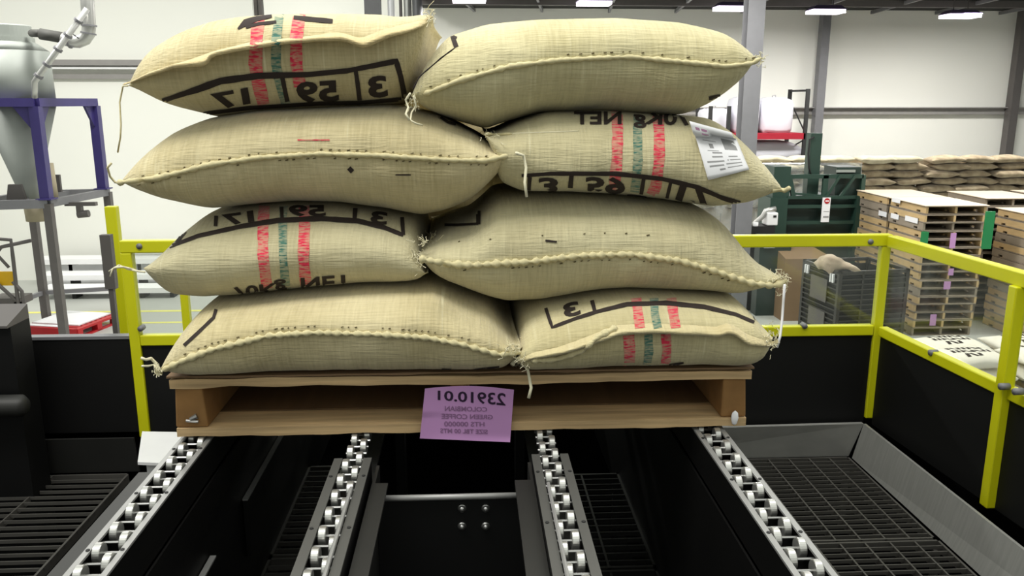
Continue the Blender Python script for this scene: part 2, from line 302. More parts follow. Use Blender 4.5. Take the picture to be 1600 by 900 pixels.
# --- grates
def grate(x0, x1, y0, y1, z, label, px=.08, py=.034, m='grate'):
    t = thing('floor_grate', label, 'grate', ((x0+x1)/2, (y0+y1)/2, z-.03), 'steel floor grates in the machine pit')
    b = MB(); n = int((y1-y0)/py)
    for i in range(1, n): y = y0+i*(y1-y0)/n; b.box((x0, y-.002, z-.012), (x1, y+.002, z))
    b.build('cross_bars', m, t)
    b = MB(); n = max(2, int((x1-x0)/px))
    for i in range(1, n): x = x0+i*(x1-x0)/n; b.box((x-.003, y0, z-.024), (x+.003, y1, z+.001))
    b.build('bearing_bars', m, t)
    MB().box((x0, y0, z-.03), (x1, y0+.008, z+.002)).box((x0, y1-.008, z-.03), (x1, y1, z+.002)).box((x0, y0, z-.03), (x0+.008, y1, z+.002)).box((x1-.008, y0, z-.03), (x1, y1, z+.002)).box((x0, y0, 2.25), (x0+.02, y0+.02, z-.03)).box((x1-.02, y1-.02, 2.25), (x1, y1, z-.03)).build('frame', m, t)
grate(.62, 1.555, 2.455, 3.11, 2.56, 'black grate on the right, the farther one before the silver kick plate')
grate(.62, 1.56, 1.75, 2.445, 2.56, 'black grate on the right, the nearer one at the bottom edge')
grate(-.53, -.31, 1.96, 2.5, 2.85, 'narrow grate left of the inner wheel rails, the farther one', .1, .034)
grate(-.53, -.31, 1.4, 1.95, 2.85, 'narrow grate left of the inner wheel rails, the nearer one', .1, .034)
grate(.22, .46, 1.86, 2.4, 2.85, 'narrow dark grate right of the inner wheel rails, the farther one', .1, .034, 'raild')
grate(.22, .46, 1.3, 1.85, 2.85, 'narrow dark grate right of the inner wheel rails, the nearer one', .1, .034, 'raild')
grate(-1.95, -1.36, 1.7, 3.1, 2.56, 'wide slotted grate at the far left of the pit', .2, .045)
# --- wheel rails
WR = .0165; WT = 3.332
wm = MB(); n = 28
prof = [(-.006, .005), (-.006, WR*.94), (-.0048, WR), (.0048, WR), (.006, WR*.94), (.006, .005)]
for x, r in prof:
    for k in range(n): a_ = 2*math.pi*k/n; wm.v.append(Vector((x, r*math.cos(a_), r*math.sin(a_))))
for i in range(len(prof)-1):
    for k in range(n): a_, b_ = i*n+k, i*n+(k+1) % n; wm.f.append((a_, b_, b_+n, a_+n))
wm.f.append(tuple(range(n))[::-1]); wm.f.append(tuple(range((len(prof)-1)*n, len(prof)*n)))
wheel_proto = wm.build('wheel', 'wheel'); wheel_mesh = wheel_proto.data; bpy.data.objects.remove(wheel_proto)
def rail(cx, sep, label, hw, ph, deep=None, y0=.75, y1=2.95, my0=None, flip=1, fw=.010):
    t = thing('wheel_rail', label, 'wheel rail', (cx, 0, 3.27), 'rails of skate wheels under the pallet')
    zt = 3.326
    for s in (-1, 1):
        MB().box((cx+s*hw-.001*s, y0, zt-.075), (cx+s*(hw-.0045), my0 or y1, zt-.004)).build('side_channel', 'blackm', t)
        MB().box((cx+s*hw, y0, zt-.004), (cx+s*(hw-fw), my0 or y1, zt)).build('flange', 'flg' if fw > .012 else 'rail', t)
        y = y0+.1
        while y < (my0 or y1): MB().tube([(cx+s*(hw-.006), y, zt-.002), (cx+s*(hw-.006), y, zt+.0015)], .0035, 6).build('bolt', 'dark', t); y += .19
    MB().box((cx-hw+.005, y0, zt-.075), (cx+hw-.005, y1, zt-.068)).build('channel_base', 'raild', t)
    i = 0; y = ph
    while y < y1-.05:
        for s in (-1, 1):
            o = bpy.data.objects.new('wheel', wheel_mesh); COL.objects.link(o); o.parent = t
            o.location = (s*sep/2, y+(0 if s*flip < 0 else .032), WT-WR-3.27)
        y += .064
    y = ph
    while y < y1-.05:
        for s in (-1, 1): yy = y+(0 if s*flip < 0 else .032); e_ = hw-.006 if yy < (my0 or y1) else sep*.9; MB().tube([(cx-e_, yy, WT-WR), (cx+e_, yy, WT-WR)], .0025, 6).build('axle', 'bolt', t)
        y += .064
    return t
t = rail(-.567, .028, 'left outer steel rail of staggered shiny wheels beside the pale cover plate', .032, .806, y0=.7)
MB().box((-.533, .7, 2.78), (-.529, 2.9, 3.25)).build('side_plate', 'blackm', t)
MB().box((-.604, .7, 2.5), (-.600, 2.9, 3.25)).build('side_plate', 'blackm', t)
MB().box((-.76, .7, 3.17), (-.604, 1.78, 3.176)).build('apron_plate', 'raild', t)
for ya_, yb_ in ((1.76, 2.6), (.8, 1.52)):
    gp_ = MB().box((-.526, ya_, 2.97), (-.516, yb_, 3.11)).build('guide_plate', 'blackm', t); MB().box((-.527, ya_, 3.11), (-.515, yb_, 3.114)).build('lit_edge', 'rail', gp_)  # pale strip stands in for light catching the top edge
t = rail(.497, .028, 'right outer steel rail of staggered shiny wheels beside the wide right grate', .032, .83, y0=.7, flip=-1)
MB().box((.463, .7, 2.78), (.459, 2.9, 3.25)).build('side_plate', 'blackm', t)
MB().box((.531, .7, 2.5), (.535, 2.9, 3.25)).build('side_plate', 'blackm', t)
T1 = rail(-.232, .022, 'left inner rail of staggered shiny wheels bolted to the centre trough', .036, .84, my0=1.50, y1=2.6, fw=.016)
T2 = rail(.150, .022, 'right inner rail of staggered shiny wheels bolted to the centre trough', .036, .87, my0=1.50, y1=2.6, flip=-1, fw=.016)
for T, x, s in ((T1, -.190, 1), (T2, .108, -1)):
    MB().hexa([(x, .7, 2.9), (x+.006, .7, 2.9), (x+.006, 1.52, 2.9), (x, 1.52, 2.9)], [(x, .7, 3.30), (x+.006, .7, 3.30), (x+.006, 1.52, 3.30), (x, 1.52, 3.30)]).box((x, .7, 3.295), (x+s*.03, 1.44, 3.301)).build('bracket_plate', 'raild', T)
    MB().tube([(x-s*.026, 1.0, 3.332), (x-s*.026, 1.36, 3.332)], .0035, 6).build('highlight_rod', 'rail', T)  # thin pale rod stands in for the highlight along the rail
    MB().box((x-s*.06, .7, 2.25), (x-s*.03, .75, 3.25)).build('leg', 'blackm', T); MB().box((x-s*.06, 2.5, 2.25), (x-s*.03, 2.56, 3.25)).build('leg', 'blackm', T)
C_ = thing('cross_plate', 'black cross plate with a bright top rod and four bolts between the inner rails', 'plate', (-.035, 1.45, 3))
MB().box((-.183, 1.45, 2.9), (.107, 1.458, 3.262)).build('plate', 'blackm', C_)
MB().tube([(-.183, 1.447, 3.266), (.107, 1.447, 3.266)], .006, 10).build('top_rod', 'rail', C_, smooth=True)
for px, py in ((722, 795), (759, 795), (722, 823), (759, 823)):
    p = atY(px, py, 1.447); MB().tube([p, p+Vector((0, .004, 0))], [.0078, .009], 12).tube([p+Vector((0, -.006, 0)), p], [.004, .007], 12).build('bolt', 'bolt', C_, smooth=True)
# left machine housing and drum
H = thing('machine_housing', 'dark machine housing with a sloped grey lid at the left edge', 'machine', (-1.95, 2.98, 2.25))
MB().box((-2.2, 2.92, 2.25), (atY(46, 500, 3.05).x, 3.05, 3.215)).build('body', 'blackm', H)
MB().hexa([(-2.2, 2.9, 3.216), (atY(46, 500, 3.05).x, 2.9, 3.216), (atY(46, 500, 3.05).x, 3.05, 3.216), (-2.2, 3.05, 3.216)], [(-2.2, 2.9, 3.225), (atY(46, 500, 3.05).x, 2.9, 3.225), (atY(46, 500, 3.05).x, 3.05, 3.27), (-2.2, 3.05, 3.27)]).build('lid', 'steeld', H)
tag(MB().tube([(-2.1, 2.86, atY(20, 634, 2.86).z), (atY(34, 634, 2.86).x, 2.86, atY(20, 634, 2.86).z), (atY(42, 634, 2.86).x, 2.86, atY(20, 634, 2.86).z)], [.04, .04, .025], 20).build('drive_roller', 'raild', smooth=True), 'dark horizontal roller in front of the machine housing at the left edge', 'roller')
# ================================================================== LOADED PALLET
X0, X1, Y0, Y1, PZ = -.605, .578, 1.6, 2.72, 3.334
P = thing('wooden_pallet', 'wooden pallet carrying the eight big sacks on the wheel rails', 'pallet', (0, 2, PZ))
def plank(x0, x1, y0, y1, z0, z1, seed, warp=.003, jag=.002, n=40):
    b = MB()
    for i in range(n+1):
        t = i/n; x = x0+(x1-x0)*t; w_ = warp*noise.noise(Vector((t*2.5, seed, 0))); j = jag*noise.noise(Vector((t*22, seed, 3))); j2 = jag*noise.noise(Vector((t*14, seed, 9)))
        b.v += [Vector((x, y0+j, z0+w_+j2)), Vector((x, y1, z0+w_)), Vector((x, y1, z1+w_)), Vector((x, y0+j, z1+w_-j2*.5))]
        if i:
            o = 4*i
            for k in range(4): b.f.append((o-4+k, o-4+(k+1) % 4, o+(k+1) % 4, o+k))
    b.f += [(0, 1, 2, 3), (4*n+3, 4*n+2, 4*n+1, 4*n)]
    return b
for i, (yy, wd) in enumerate(((Y0, .13), (Y0+.2, .09), (Y0+.34, .09), (Y0+.5, .09), (Y0+.66, .09), (Y0+.82, .09), (Y1-.13, .13))):
    plank(X0, X1, yy, yy+wd, PZ+.104, PZ+.122, i*3.1, .004 if i == 0 else .001, .004).build('top_board', 'wood', P)
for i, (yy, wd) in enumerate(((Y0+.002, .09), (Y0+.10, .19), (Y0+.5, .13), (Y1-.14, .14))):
    plank(X0+.005, X1-.005, yy, yy+wd, PZ, PZ+.018, 20+i*3.1, .001, .003).build('bottom_board', 'wood' if i == 0 else 'wood_shade', P)  # inner boards darkened to carry the shade of the pallet opening
for i, (xa, xb) in enumerate(((X0+.002, X0+.068), (-.045, -.005), (X1-.058, X1-.004))):
    b = MB(); ch = .006
    b.hexa([(xa, Y0+.006, PZ+.0185), (xb, Y0+.006, PZ+.0185), (xb, Y1-.01, PZ+.0185), (xa, Y1-.01, PZ+.0185)], [(xa+ch*(i == 0), Y0+.004, PZ+.1035), (xb-ch, Y0+.004, PZ+.1035), (xb-ch, Y1-.01, PZ+.1035), (xa+ch, Y1-.01, PZ+.1035)])
    b.build('stringer', 'wend', P, bevel=.004)
p = atY(297, 655, Y0+.002); MB().tube([p, p+Vector((.014, .002, .006))], [.004, .006], 8).tube([p+Vector((-.008, 0, -.003)), p+Vector((.016, 0, -.006))], .003, 6).build('nail_plate', 'bolt', P)
p = atY(1148, 653, Y0-.004); b = MB().lathe([(.001, -.016), (.006, -.012), (.009, 0), (.007, .011), (.001, .016)], 10)
for i in range(len(b.v)): b.v[i] = Vector((b.v[i].x*.9, b.v[i].y*.5, b.v[i].z)) + p
tag(b.build('white_tag', 'white', smooth=True, loc=p), 'small white tag stuck on the front right corner of the loaded pallet', 'tag')
b = plank(X0-.004, X1+.004, Y0-.002, Y1, PZ+.1265, PZ+.1305, 77, .0015, .003)
tag(b.build('slip_sheet', 'card'), 'thin brown cardboard sheet lying between the pallet and the bottom sacks', 'cardboard sheet')
# purple sheet
def bil(c, s, t): return tuple((c[0][k]*(1-s)+c[1][k]*s)*(1-t)+(c[3][k]*(1-s)+c[2][k]*s)*t for k in (0, 1))
pc = [(664, 607), (803, 609), (797, 691), (656, 685)]; b = MB(); nx, ny = 30, 18
for layer in (0, 1):
    for j in range(ny+1):
        for i in range(nx+1):
            s, t = i/nx, j/ny; px, py = bil(pc, s, t); py += -5*math.sin(s*math.pi)*(1-t); wv = .003*math.sin(s*5)*t + .006*max(0, .35-s)*(1 if t < .55 else -.6)+.004*max(0, t-.92)/.08*s
            b.v.append(atY(px, py, Y0-.011-wv+layer*.0006))
for L_ in (0, 1):
    o_ = L_*(nx+1)*(ny+1)
    for j in range(ny):
        for i in range(nx): a_ = o_+j*(nx+1)+i; b.f.append((a_, a_+1, a_+nx+2, a_+nx+1) if L_ else (a_, a_+nx+1, a_+nx+2, a_+1))
paper = b.build('purple_paper_sheet', 'purple', smooth=True, loc=atY(730, 650, Y0)); tag(paper, 'purple paper sheet with mirrored lot number hanging on the pallet front', 'paper')
# ------------------------------------------------------------------ decals: printed marks laid on a surface
def bvh_of(o):
    me = o.data; off = world_loc(o); return BVHTree.FromPolygons([v.co+off for v in me.vertices], [tuple(p.vertices) for p in me.polygons])
def project(tris_v, tris_f, bv, name, m, parent, off=.0012, fb=False):
    vs, ok = [], []; ly = 1.62
    for px, py in tris_v:
        d = ray(px, py).normalized(); h = bv.ray_cast(CL, d)
        if h[0] is None or (fb and h[0].y > ly+.03): vs.append(atY(px, py, ly) if fb else Vector((0, 0, 0))); ok.append(fb)
        else:
            nn = h[1] if h[1].dot(d) < 0 else -h[1]; vs.append(h[0]+nn*off); ok.append(True); ly = h[0].y
    fs = []
    for f in tris_f:
        if all(ok[i] for i in f) and max((vs[f[0]]-vs[f[k]]).length for k in range(1, len(f))) < .05: fs.append(f)
    used = sorted({i for f in fs for i in f}); mp = {k: i for i, k in enumerate(used)}
    if not fs: return None
    b = MB(); b.v = [vs[k] for k in used]; b.f = [tuple(mp[i] for i in f) for f in fs]
    return b.build(name, m, parent, smooth=True)
def brush(pts, widths, step=5, cols=3):
    """thick hand-stencilled line through pixel points -> 2D mesh"""
    if not isinstance(widths, (list, tuple)): widths = [widths]*len(pts)
    P2 = []
    for (a, b_), wa, wb in zip(zip(pts, pts[1:]), widths, widths[1:]):
        n = max(1, int(math.dist(a, b_)/step))
        for i in range(n): t = i/n; P2.append((a[0]+(b_[0]-a[0])*t, a[1]+(b_[1]-a[1])*t, wa+(wb-wa)*t))
    P2.append((pts[-1][0], pts[-1][1], widths[-1])); V, Fc = [], []
    for i, (x, y, w_) in enumerate(P2):
        a, b_ = P2[max(0, i-1)], P2[min(len(P2)-1, i+1)]; dx, dy = b_[0]-a[0], b_[1]-a[1]; l = math.hypot(dx, dy) or 1; nx_, ny_ = -dy/l, dx/l
        w_ *= 1+.16*noise.noise(Vector((x*.07, y*.07, 1.3)))
        for k in range(cols+1): s = k/cols-.5; V.append((x+nx_*w_*s, y+ny_*w_*s))
        if i:
            for k in range(cols): o_ = i*(cols+1)+k; Fc.append((o_-cols-1, o_-cols, o_+1, o_))
    return V, Fc
_tc = {}
def text_mesh(s, bold=.02, dens=.12):
    key = (s, bold)
    if key in _tc: return _tc[key]
    cu = bpy.data.curves.new('glyphs', 'FONT'); cu.body = s; cu.size = 1; cu.offset = bold; cu.resolution_u = 3
    o = bpy.data.objects.new('glyphs', cu); COL.objects.link(o); bpy.context.view_layer.update()
    me = bpy.data.meshes.new_from_object(o.evaluated_get(bpy.context.evaluated_depsgraph_get())); bpy.data.objects.remove(o); bpy.data.curves.remove(cu)
    bm = bmesh.new(); bm.from_mesh(me); bmesh.ops.remove_doubles(bm, verts=bm.verts, dist=1e-4); bmesh.ops.triangulate(bm, faces=bm.faces)
    for _ in range(3):
        es = [e for e in bm.edges if e.calc_length() > dens*1.5]
        if not es: break
        bmesh.ops.subdivide_edges(bm, edges=es, cuts=1); bmesh.ops.triangulate(bm, faces=[f for f in bm.faces if len(f.verts) > 3])
    V = [(v.co.x, v.co.y) for v in bm.verts]; bm.verts.index_update(); Fc = [tuple(v.index for v in f.verts) for f in bm.faces]; bm.free(); bpy.data.meshes.remove(me)
    x0, x1 = min(v[0] for v in V), max(v[0] for v in V); y0, y1 = min(v[1] for v in V), max(v[1] for v in V)
    _tc[key] = ([((x-x0)/(x1-x0), (y1-y)/(y1-y0)) for x, y in V], Fc); return _tc[key]
def text_px(s, quad, bold=.02):      # quad: where the text's own TL, TR, BR, BL corners lie in the photo
    V, Fc = text_mesh(s, bold); return [bil(quad, x, y) for x, y in V], Fc
def rectq(cx, cy, w_, h_, ang=0, fx=False, fy=False):
    c, s = math.cos(math.radians(ang)), math.sin(math.radians(ang)); q_ = []
    for a, b_ in ((-1, -1), (1, -1), (1, 1), (-1, 1)):
        if fx: a = -a
        if fy: b_ = -b_
        x, y = a*w_/2, b_*h_/2; q_.append((cx+x*c-y*s, cy+x*s+y*c))
    return q_
def merge(*ms):
    V, Fc = [], []
    for v, f in ms: n = len(V); V += v; Fc += [tuple(i+n for i in g_) for g_ in f]
    return V, Fc
def fillq(c, n=6):
    V = [bil(c, i/n, j/n) for j in range(n+1) for i in range(n+1)]; return V, [(j*(n+1)+i, j*(n+1)+i+1, (j+1)*(n+1)+i+1, (j+1)*(n+1)+i) for j in range(n) for i in range(n)]
bv = bvh_of(paper)
project(*text_px('23910.01', [(790, 614), (684, 610), (684, 625), (790, 634)], .02), bv, 'lot_number', 'inkp', paper, .0008)
project(*merge(text_px('COLOMBIAN', [(761, 636), (695, 634), (695, 642), (761, 643)]), text_px('GREEN COFFEE', [(770, 648), (690, 646), (690, 654), (770, 655)]), text_px('HTS 000000', [(757, 659), (694, 658), (694, 666), (757, 666)]), text_px('SIZE TBL 00 MTS', [(762, 671), (688, 669), (688, 676), (762, 678)])), bv, 'small_print', 'inks', paper, .0008)
# ================================================================== SACKS
def wrinkle(x, y, z, s): return .0045*noise.noise(Vector((x*9+s, y*9, z*9)))+.0022*noise.noise(Vector((x*26+s, y*12, z*26)))
def sack(label, top, bot, seam, seed, Yf=1.60, A=.32, Yt=None, mt=None, n=120, flat=4.5, bow=.025, zmin=0, fb_=5.):
    top, bot, seam = smoothpoly(top), smoothpoly(bot), smoothpoly(seam)
    Yt = Yt or Yf+.12
    Sx = [atY(x, y, Yf) for x, y in seam]; N_ = len(Sx)-1
    def byx(pl, Yr):
        L_ = [(p.x, p.z) for p in (atY(x, y, Yr) for x, y in pl)]; c0 = (L_[0][0]+L_[-1][0])/2
        return [interp(L_, Sx[0].x+(Sx[-1].x-Sx[0].x)*i/N_) for i in range(N_+1)]
    T = byx(top, Yt); Bt = [max(z, zmin) for z in byx(bot, Yf+.06)]
    m_ = 30; vs, fs = [], []; yc = Yf+A
    vv = [-math.cos(math.pi*j/m_) for j in range(m_+1)]
    def sample(arr, u): t = u*N_; i = min(int(t), N_-1); return arr[i]+(arr[i+1]-arr[i])*(t-i)
    us = [i/n for i in range(n+1)]
    def pt(i, v, side):
        u = us[i]; x = sample([p.x for p in Sx], u) if False else (Sx[0].x+(Sx[-1].x-Sx[0].x)*u); zs = sample([p.z for p in Sx], u); U = 2*u-1
        a = A*(1-.05*(1-U*U))*(1-.10*abs(U)**8); xm = (Sx[0].x+Sx[-1].x)/2; x2 = xm+(x-xm)*(1-bow*(1-v*v)); y = yc+a*v
        pv = (1-abs(v)**(flat if side > 0 else fb_))**.5*(1-abs(U)**22)**.5
        zb = (T if side > 0 else Bt); z = zs+(sample(zb, u)-zs)*pv-(.012*max(0, 1-(v-.2)**2/.8)*(1-U*U) if side < 0 else 0)
        wv = wrinkle(x2, y, z, seed)*min(1, (1-abs(U))*8)*(1 if v < .5 else .3)
        k = 1-pv
        return Vector((x2, y+wv*1.6, z+wv*.3*(1-pv)))
    top_i, bot_i = {}, {}
    for i in range(n+1):
        for j, v in enumerate(vv):
            top_i[i, j] = len(vs); vs.append(pt(i, v, 1))
    for i in range(n+1):
        for j, v in enumerate(vv):
            if j in (0, m_) or i in (0, n): bot_i[i, j] = top_i[i, j]
            else: bot_i[i, j] = len(vs); vs.append(pt(i, v, -1))
    for i in range(n):
        for j in range(m_):
            fs.append((top_i[i, j], top_i[i+1, j], top_i[i+1, j+1], top_i[i, j+1])); fs.append((bot_i[i, j], bot_i[i, j+1], bot_i[i+1, j+1], bot_i[i+1, j]))
    b = MB(); b.v, b.f = vs, fs
    o = b.build('coffee_sack', mt, smooth=True, loc=(Sx[N_//2].x, yc, Sx[N_//2].z))
    tag(o, label, 'sack', 'burlap coffee sacks on the loaded pallet')
    return o, bvh_of(o)
def on(bv, px, py, off=0.):
    d = ray(px, py).normalized(); h = bv.ray_cast(CL, d)
    if h[0] is None: return None
    nn = h[1] if h[1].dot(d) < 0 else -h[1]; return h[0]+nn*off
def seam_roll(o, bv, pts, r=.007, name='stitched_seam', fray=.2, m='thread', wob=.0):
    """lumpy rolled hem laid along the surface"""
    L_ = []
    for (a, b_) in zip(pts, pts[1:]):
        n = max(1, int(math.dist(a, b_)/4))
        for i in range(n): t = i/n; L_.append((a[0]+(b_[0]-a[0])*t, a[1]+(b_[1]-a[1])*t))
    L_.append(pts[-1]); ps, last = [], None
    for i, (x, y) in enumerate(L_):
        h = on(bv, x, y+wob*math.sin(i*.9), r*.35)
        if h is None: h = atY(x, y, last.y if last else 1.56)
        if last is not None and abs(h.y-last.y) > .05: h = atY(x, y, last.y)
        ps.append(h); last = h
    for _ in range(2): ps = [ps[0]]+[(ps[i-1]+ps[i]*2+ps[i+1])/4 for i in range(1, len(ps)-1)]+[ps[-1]]
    rs = [r*.8*(1+fray*math.sin(i*1.7+2*noise.noise(Vector((i*.15, r*50, 2))))+.45*noise.noise(Vector((i*.37, r*90, 0)))) for i in range(len(ps))]
    rs[0] *= .4; rs[-1] *= .4
    return MB().tube(ps, rs, 8).build(name, m, o, smooth=True)
def stitches(o, bv, pts, dy=-7, step=9, seed=0):
    b = MB(); rnd = random.Random(seed)
    for (a, c) in zip(pts, pts[1:]):
        n = max(1, int(math.dist(a, c)/step))
        for i in range(n):
            t = i/n; x = a[0]+(c[0]-a[0])*t; y = a[1]+(c[1]-a[1])*t+dy
            if rnd.random() < .55: continue
            p_, q_ = on(bv, x, y, .0012), on(bv, x+rnd.uniform(2, 5), y-1, .0012)
            if p_ and q_ and (p_-q_).length < .03: b.tube([p_, q_], .0008+.0006*rnd.random(), 5)
    if b.v: b.build('stitch_holes', 'stitch', o)  # short dark brown thread marks beside the seam
def cord(o, pts, r=.0022, Y=1.57, m='string', name='tie_string'):
    ps = [atY(x, y, Y+.012*math.sin(i*1.3)) for i, (x, y) in enumerate(pts)]
    return MB().tube(ps, r, 6).build(name, m, o, smooth=True)
def fuzz(o, bv, cx, cy, rx, ry, n, seed, m='string', Y=1.6, ln=14):
    rnd = random.Random(seed); b = MB()
    for _ in range(n):
        x, y = cx+rnd.gauss(0, rx), cy+rnd.gauss(0, ry); h = on(bv, x, y, .001) or atY(x, y, Y+.03); a = rnd.uniform(0, 6.28); e = rnd.uniform(.3, 1)*ln
        q_ = [h]
        for k in (1, 2, 3): q_.append(atY(x+math.cos(a)*e*k/3+rnd.gauss(0, 1.5), y+math.sin(a)*e*k/3+rnd.gauss(0, 1.5), h.y-.004*k))
        b.tube(q_, .0006, 4)
    return b.build('frayed_threads', m, o)
def flap(o, bv, up, lo, out, m):
    """folded hem: a lip of cloth standing off the sack along lo, rooted along up"""
    n = 110; b = MB(); tot = [0]
    cols = 7; last = 1.7
    for i in range(n+1):
        t = i/n; x = up[0][0]+(up[-1][0]-up[0][0])*t; xl = lo[0][0]+(lo[-1][0]-lo[0][0])*t; yu, yl = interp(up, x), interp(lo, xl)
        yu, yl = [(interp(q_, a_-6)+interp(q_, a_)*2+interp(q_, a_+6))/4 for q_, a_ in ((up, x), (lo, xl))]
        e = min(1, t*7, (1-t)*7); r_ = out*e*(.75+.5*abs(noise.noise(Vector((t*7, 1.1, 0)))))
        pu = on(bv, x, yu, .0004) or atY(x, yu, last); pl = on(bv, xl, yl, .0) or atY(xl, yl, pu.y); last = pu.y
        if abs(pl.y-pu.y) > .08: pl = atY(xl, yl, pu.y)
        f = Vector((0, -1, .0)); row = [pu, pu.lerp(pl, .35)+f*r_*.55, pu.lerp(pl, .75)+f*r_*.95, pl+f*r_+Vector((0, 0, .001)), pl+f*r_*.9+Vector((0, 0, -.005*e)), pl+f*r_*.45+Vector((0, 0, -.003*e)), pl+Vector((0, .002, .004))]
        b.v += row
        if i:
            for k in range(cols-1): q = cols*i+k; b.f.append((q-cols, q, q+1, q-cols+1))
    fo = b.build('folded_hem', m, o, smooth=True)
    me = o.data; off = world_loc(o); V = [v.co+off for v in me.vertices]; Fc = [tuple(p.vertices) for p in me.polygons]; k = len(V)
    V += b.v; Fc += [tuple(q+k for q in f_) for f_ in b.f]; return BVHTree.FromPolygons(V, Fc)
B1 = lambda s, c=(212, 200, 160), d=(182, 168, 124), wv=1.: burlap('burlap', c, d, s, wv)
def stripes(o, bv, cols, seed):
    for pts, w_, c in cols:
        project(*brush(pts, w_, 5, 4), bv, 'red_stripe' if c is RED else 'green_stripe', stripe_mat('woven_stripe', c, seed), o, .0007)
# ---- row 1 left
S1L, b1 = sack('sack at the top left of the stack, red and green stripes below a folded flap',
  [(191, 134), (230, 98), (260, 72), (306, 46), (345, 33), (380, 27), (442, 23), (520, 23), (598, 24), (629, 29), (650, 28), (676, 23)],
  [(191, 134), (248, 167), (314, 182), (388, 172), (500, 166), (610, 162), (637, 146), (652, 120), (664, 93), (676, 23)],
  [(191, 134), (279, 104), (333, 84), (442, 68), (540, 60), (571, 70), (640, 47), (676, 23)], 1.7, Yf=1.62, A=.30, Yt=1.80, mt=B1(1.))
fl1 = [(193, 134), (235, 118), (279, 103), (330, 100), (333, 86), (345, 84), (385, 76), (442, 67), (500, 62), (540, 61), (571, 73), (610, 56), (640, 49), (668, 38), (676, 24)]
fl2 = [(191, 133), (235, 112), (300, 92), (333, 80), (390, 66), (442, 60), (485, 56), (528, 50), (548, 55), (563, 60), (600, 46), (637, 37), (660, 32), (676, 23)]
b1 = flap(S1L, b1, fl2, fl1, .036, B1(3., (216, 200, 154), (188, 168, 120), .6))
cord(S1L, [(200, 134), (192, 135), (187, 160), (189, 195), (188, 215), (184, 238)], .0016, 1.63, 'thread', 'loose_thread')
stripes(S1L, b1, [([(404, 24), (401, 60), (399, 100), (404, 130), (412, 163)], 20, RED), ([(437, 22), (432, 60), (431, 100), (437, 130), (447, 163)], 15, GRN), ([(468, 22), (463, 60), (463, 100), (469, 135)], 19, RED)], 1)
project(*merge(brush([(254, 157), (280, 148), (306, 140), (345, 126), (403, 118), (481, 116), (543, 110), (585, 102), (619, 95), (626, 120), (632, 152)], [7, 8, 10, 11, 10, 8, 8, 8, 9, 8, 8]), brush([(318, 177), (388, 168), (500, 161), (560, 160), (632, 154)], 6), brush([(556, 110), (559, 130), (562, 156)], 7), brush([(441, 120), (449, 158)], 7),
  text_px('3', rectq(590, 135, 30, 34, -5, True), .04), text_px('59', rectq(496, 143, 66, 34, -3, True), .04), text_px('17', rectq(360, 154, 60, 26, -10, True), .04),
  brush([(372, 46), (384, 36), (402, 30), (425, 26)], [3, 10, 8, 5]), brush([(384, 43), (405, 38), (432, 35)], 5), brush([(459, 28), (476, 30), (520, 34)], [6, 7, 7])), b1, 'printed_lettering', 'ink', S1L, .0014)
fuzz(S1L, b1, 672, 30, 4, 8, 26, 3, Y=1.7)
# ---- row 1 right
S1R, b2 = sack('plain sack at the top right of the stack, long rolled seam across its side',
  [(640, 150), (650, 118), (671, 86), (699, 57), (758, 39), (837, 32), (955, 30), (1053, 37), (1112, 51), (1151, 71), (1191, 89)],
  [(640, 150), (646, 170), (671, 178), (714, 190), (758, 201), (785, 190), (848, 172), (955, 171), (1033, 177), (1092, 179), (1124, 165), (1163, 138), (1187, 106), (1191, 89)],
  [(640, 150), (675, 141), (718, 126), (797, 104), (876, 94), (982, 89), (1053, 96), (1132, 104), (1175, 98), (1191, 89)], 5.1, Yf=1.61, A=.32, Yt=1.82, mt=B1(7., (208, 200, 160), (184, 174, 130)))
s2 = [(662, 147), (680, 140), (718, 126), (797, 104), (876, 94), (982, 89), (1053, 96), (1132, 104), (1175, 99), (1189, 91)]
seam_roll(S1R, b2, s2, .0058); stitches(S1R, b2, s2, -8, 9, 1)
seam_roll(S1R, b2, [(645, 140), (655, 120), (690, 90), (712, 74)], .0016, 'printed_mark', .1, 'ink')
project(*merge(brush([(707, 57), (713, 74)], 7), brush([(703, 56), (714, 60)], 4), brush([(1110, 150), (1112, 172)], 6), brush([(1110, 152), (1135, 147), (1160, 138)], 5)), b2, 'printed_lettering', 'ink', S1R, .0014)
cord(S1R, [(641, 146), (634, 156), (638, 168), (634, 178), (640, 188)], .0022, 1.6); cord(S1R, [(646, 150), (650, 165), (643, 176), (641, 188), (650, 193), (660, 196)], .0018, 1.6)
fuzz(S1R, b2, 1188, 92, 3, 6, 26, 9, Y=1.64, ln=10); fuzz(S1R, b2, 646, 155, 6, 10, 22, 4, Y=1.62)
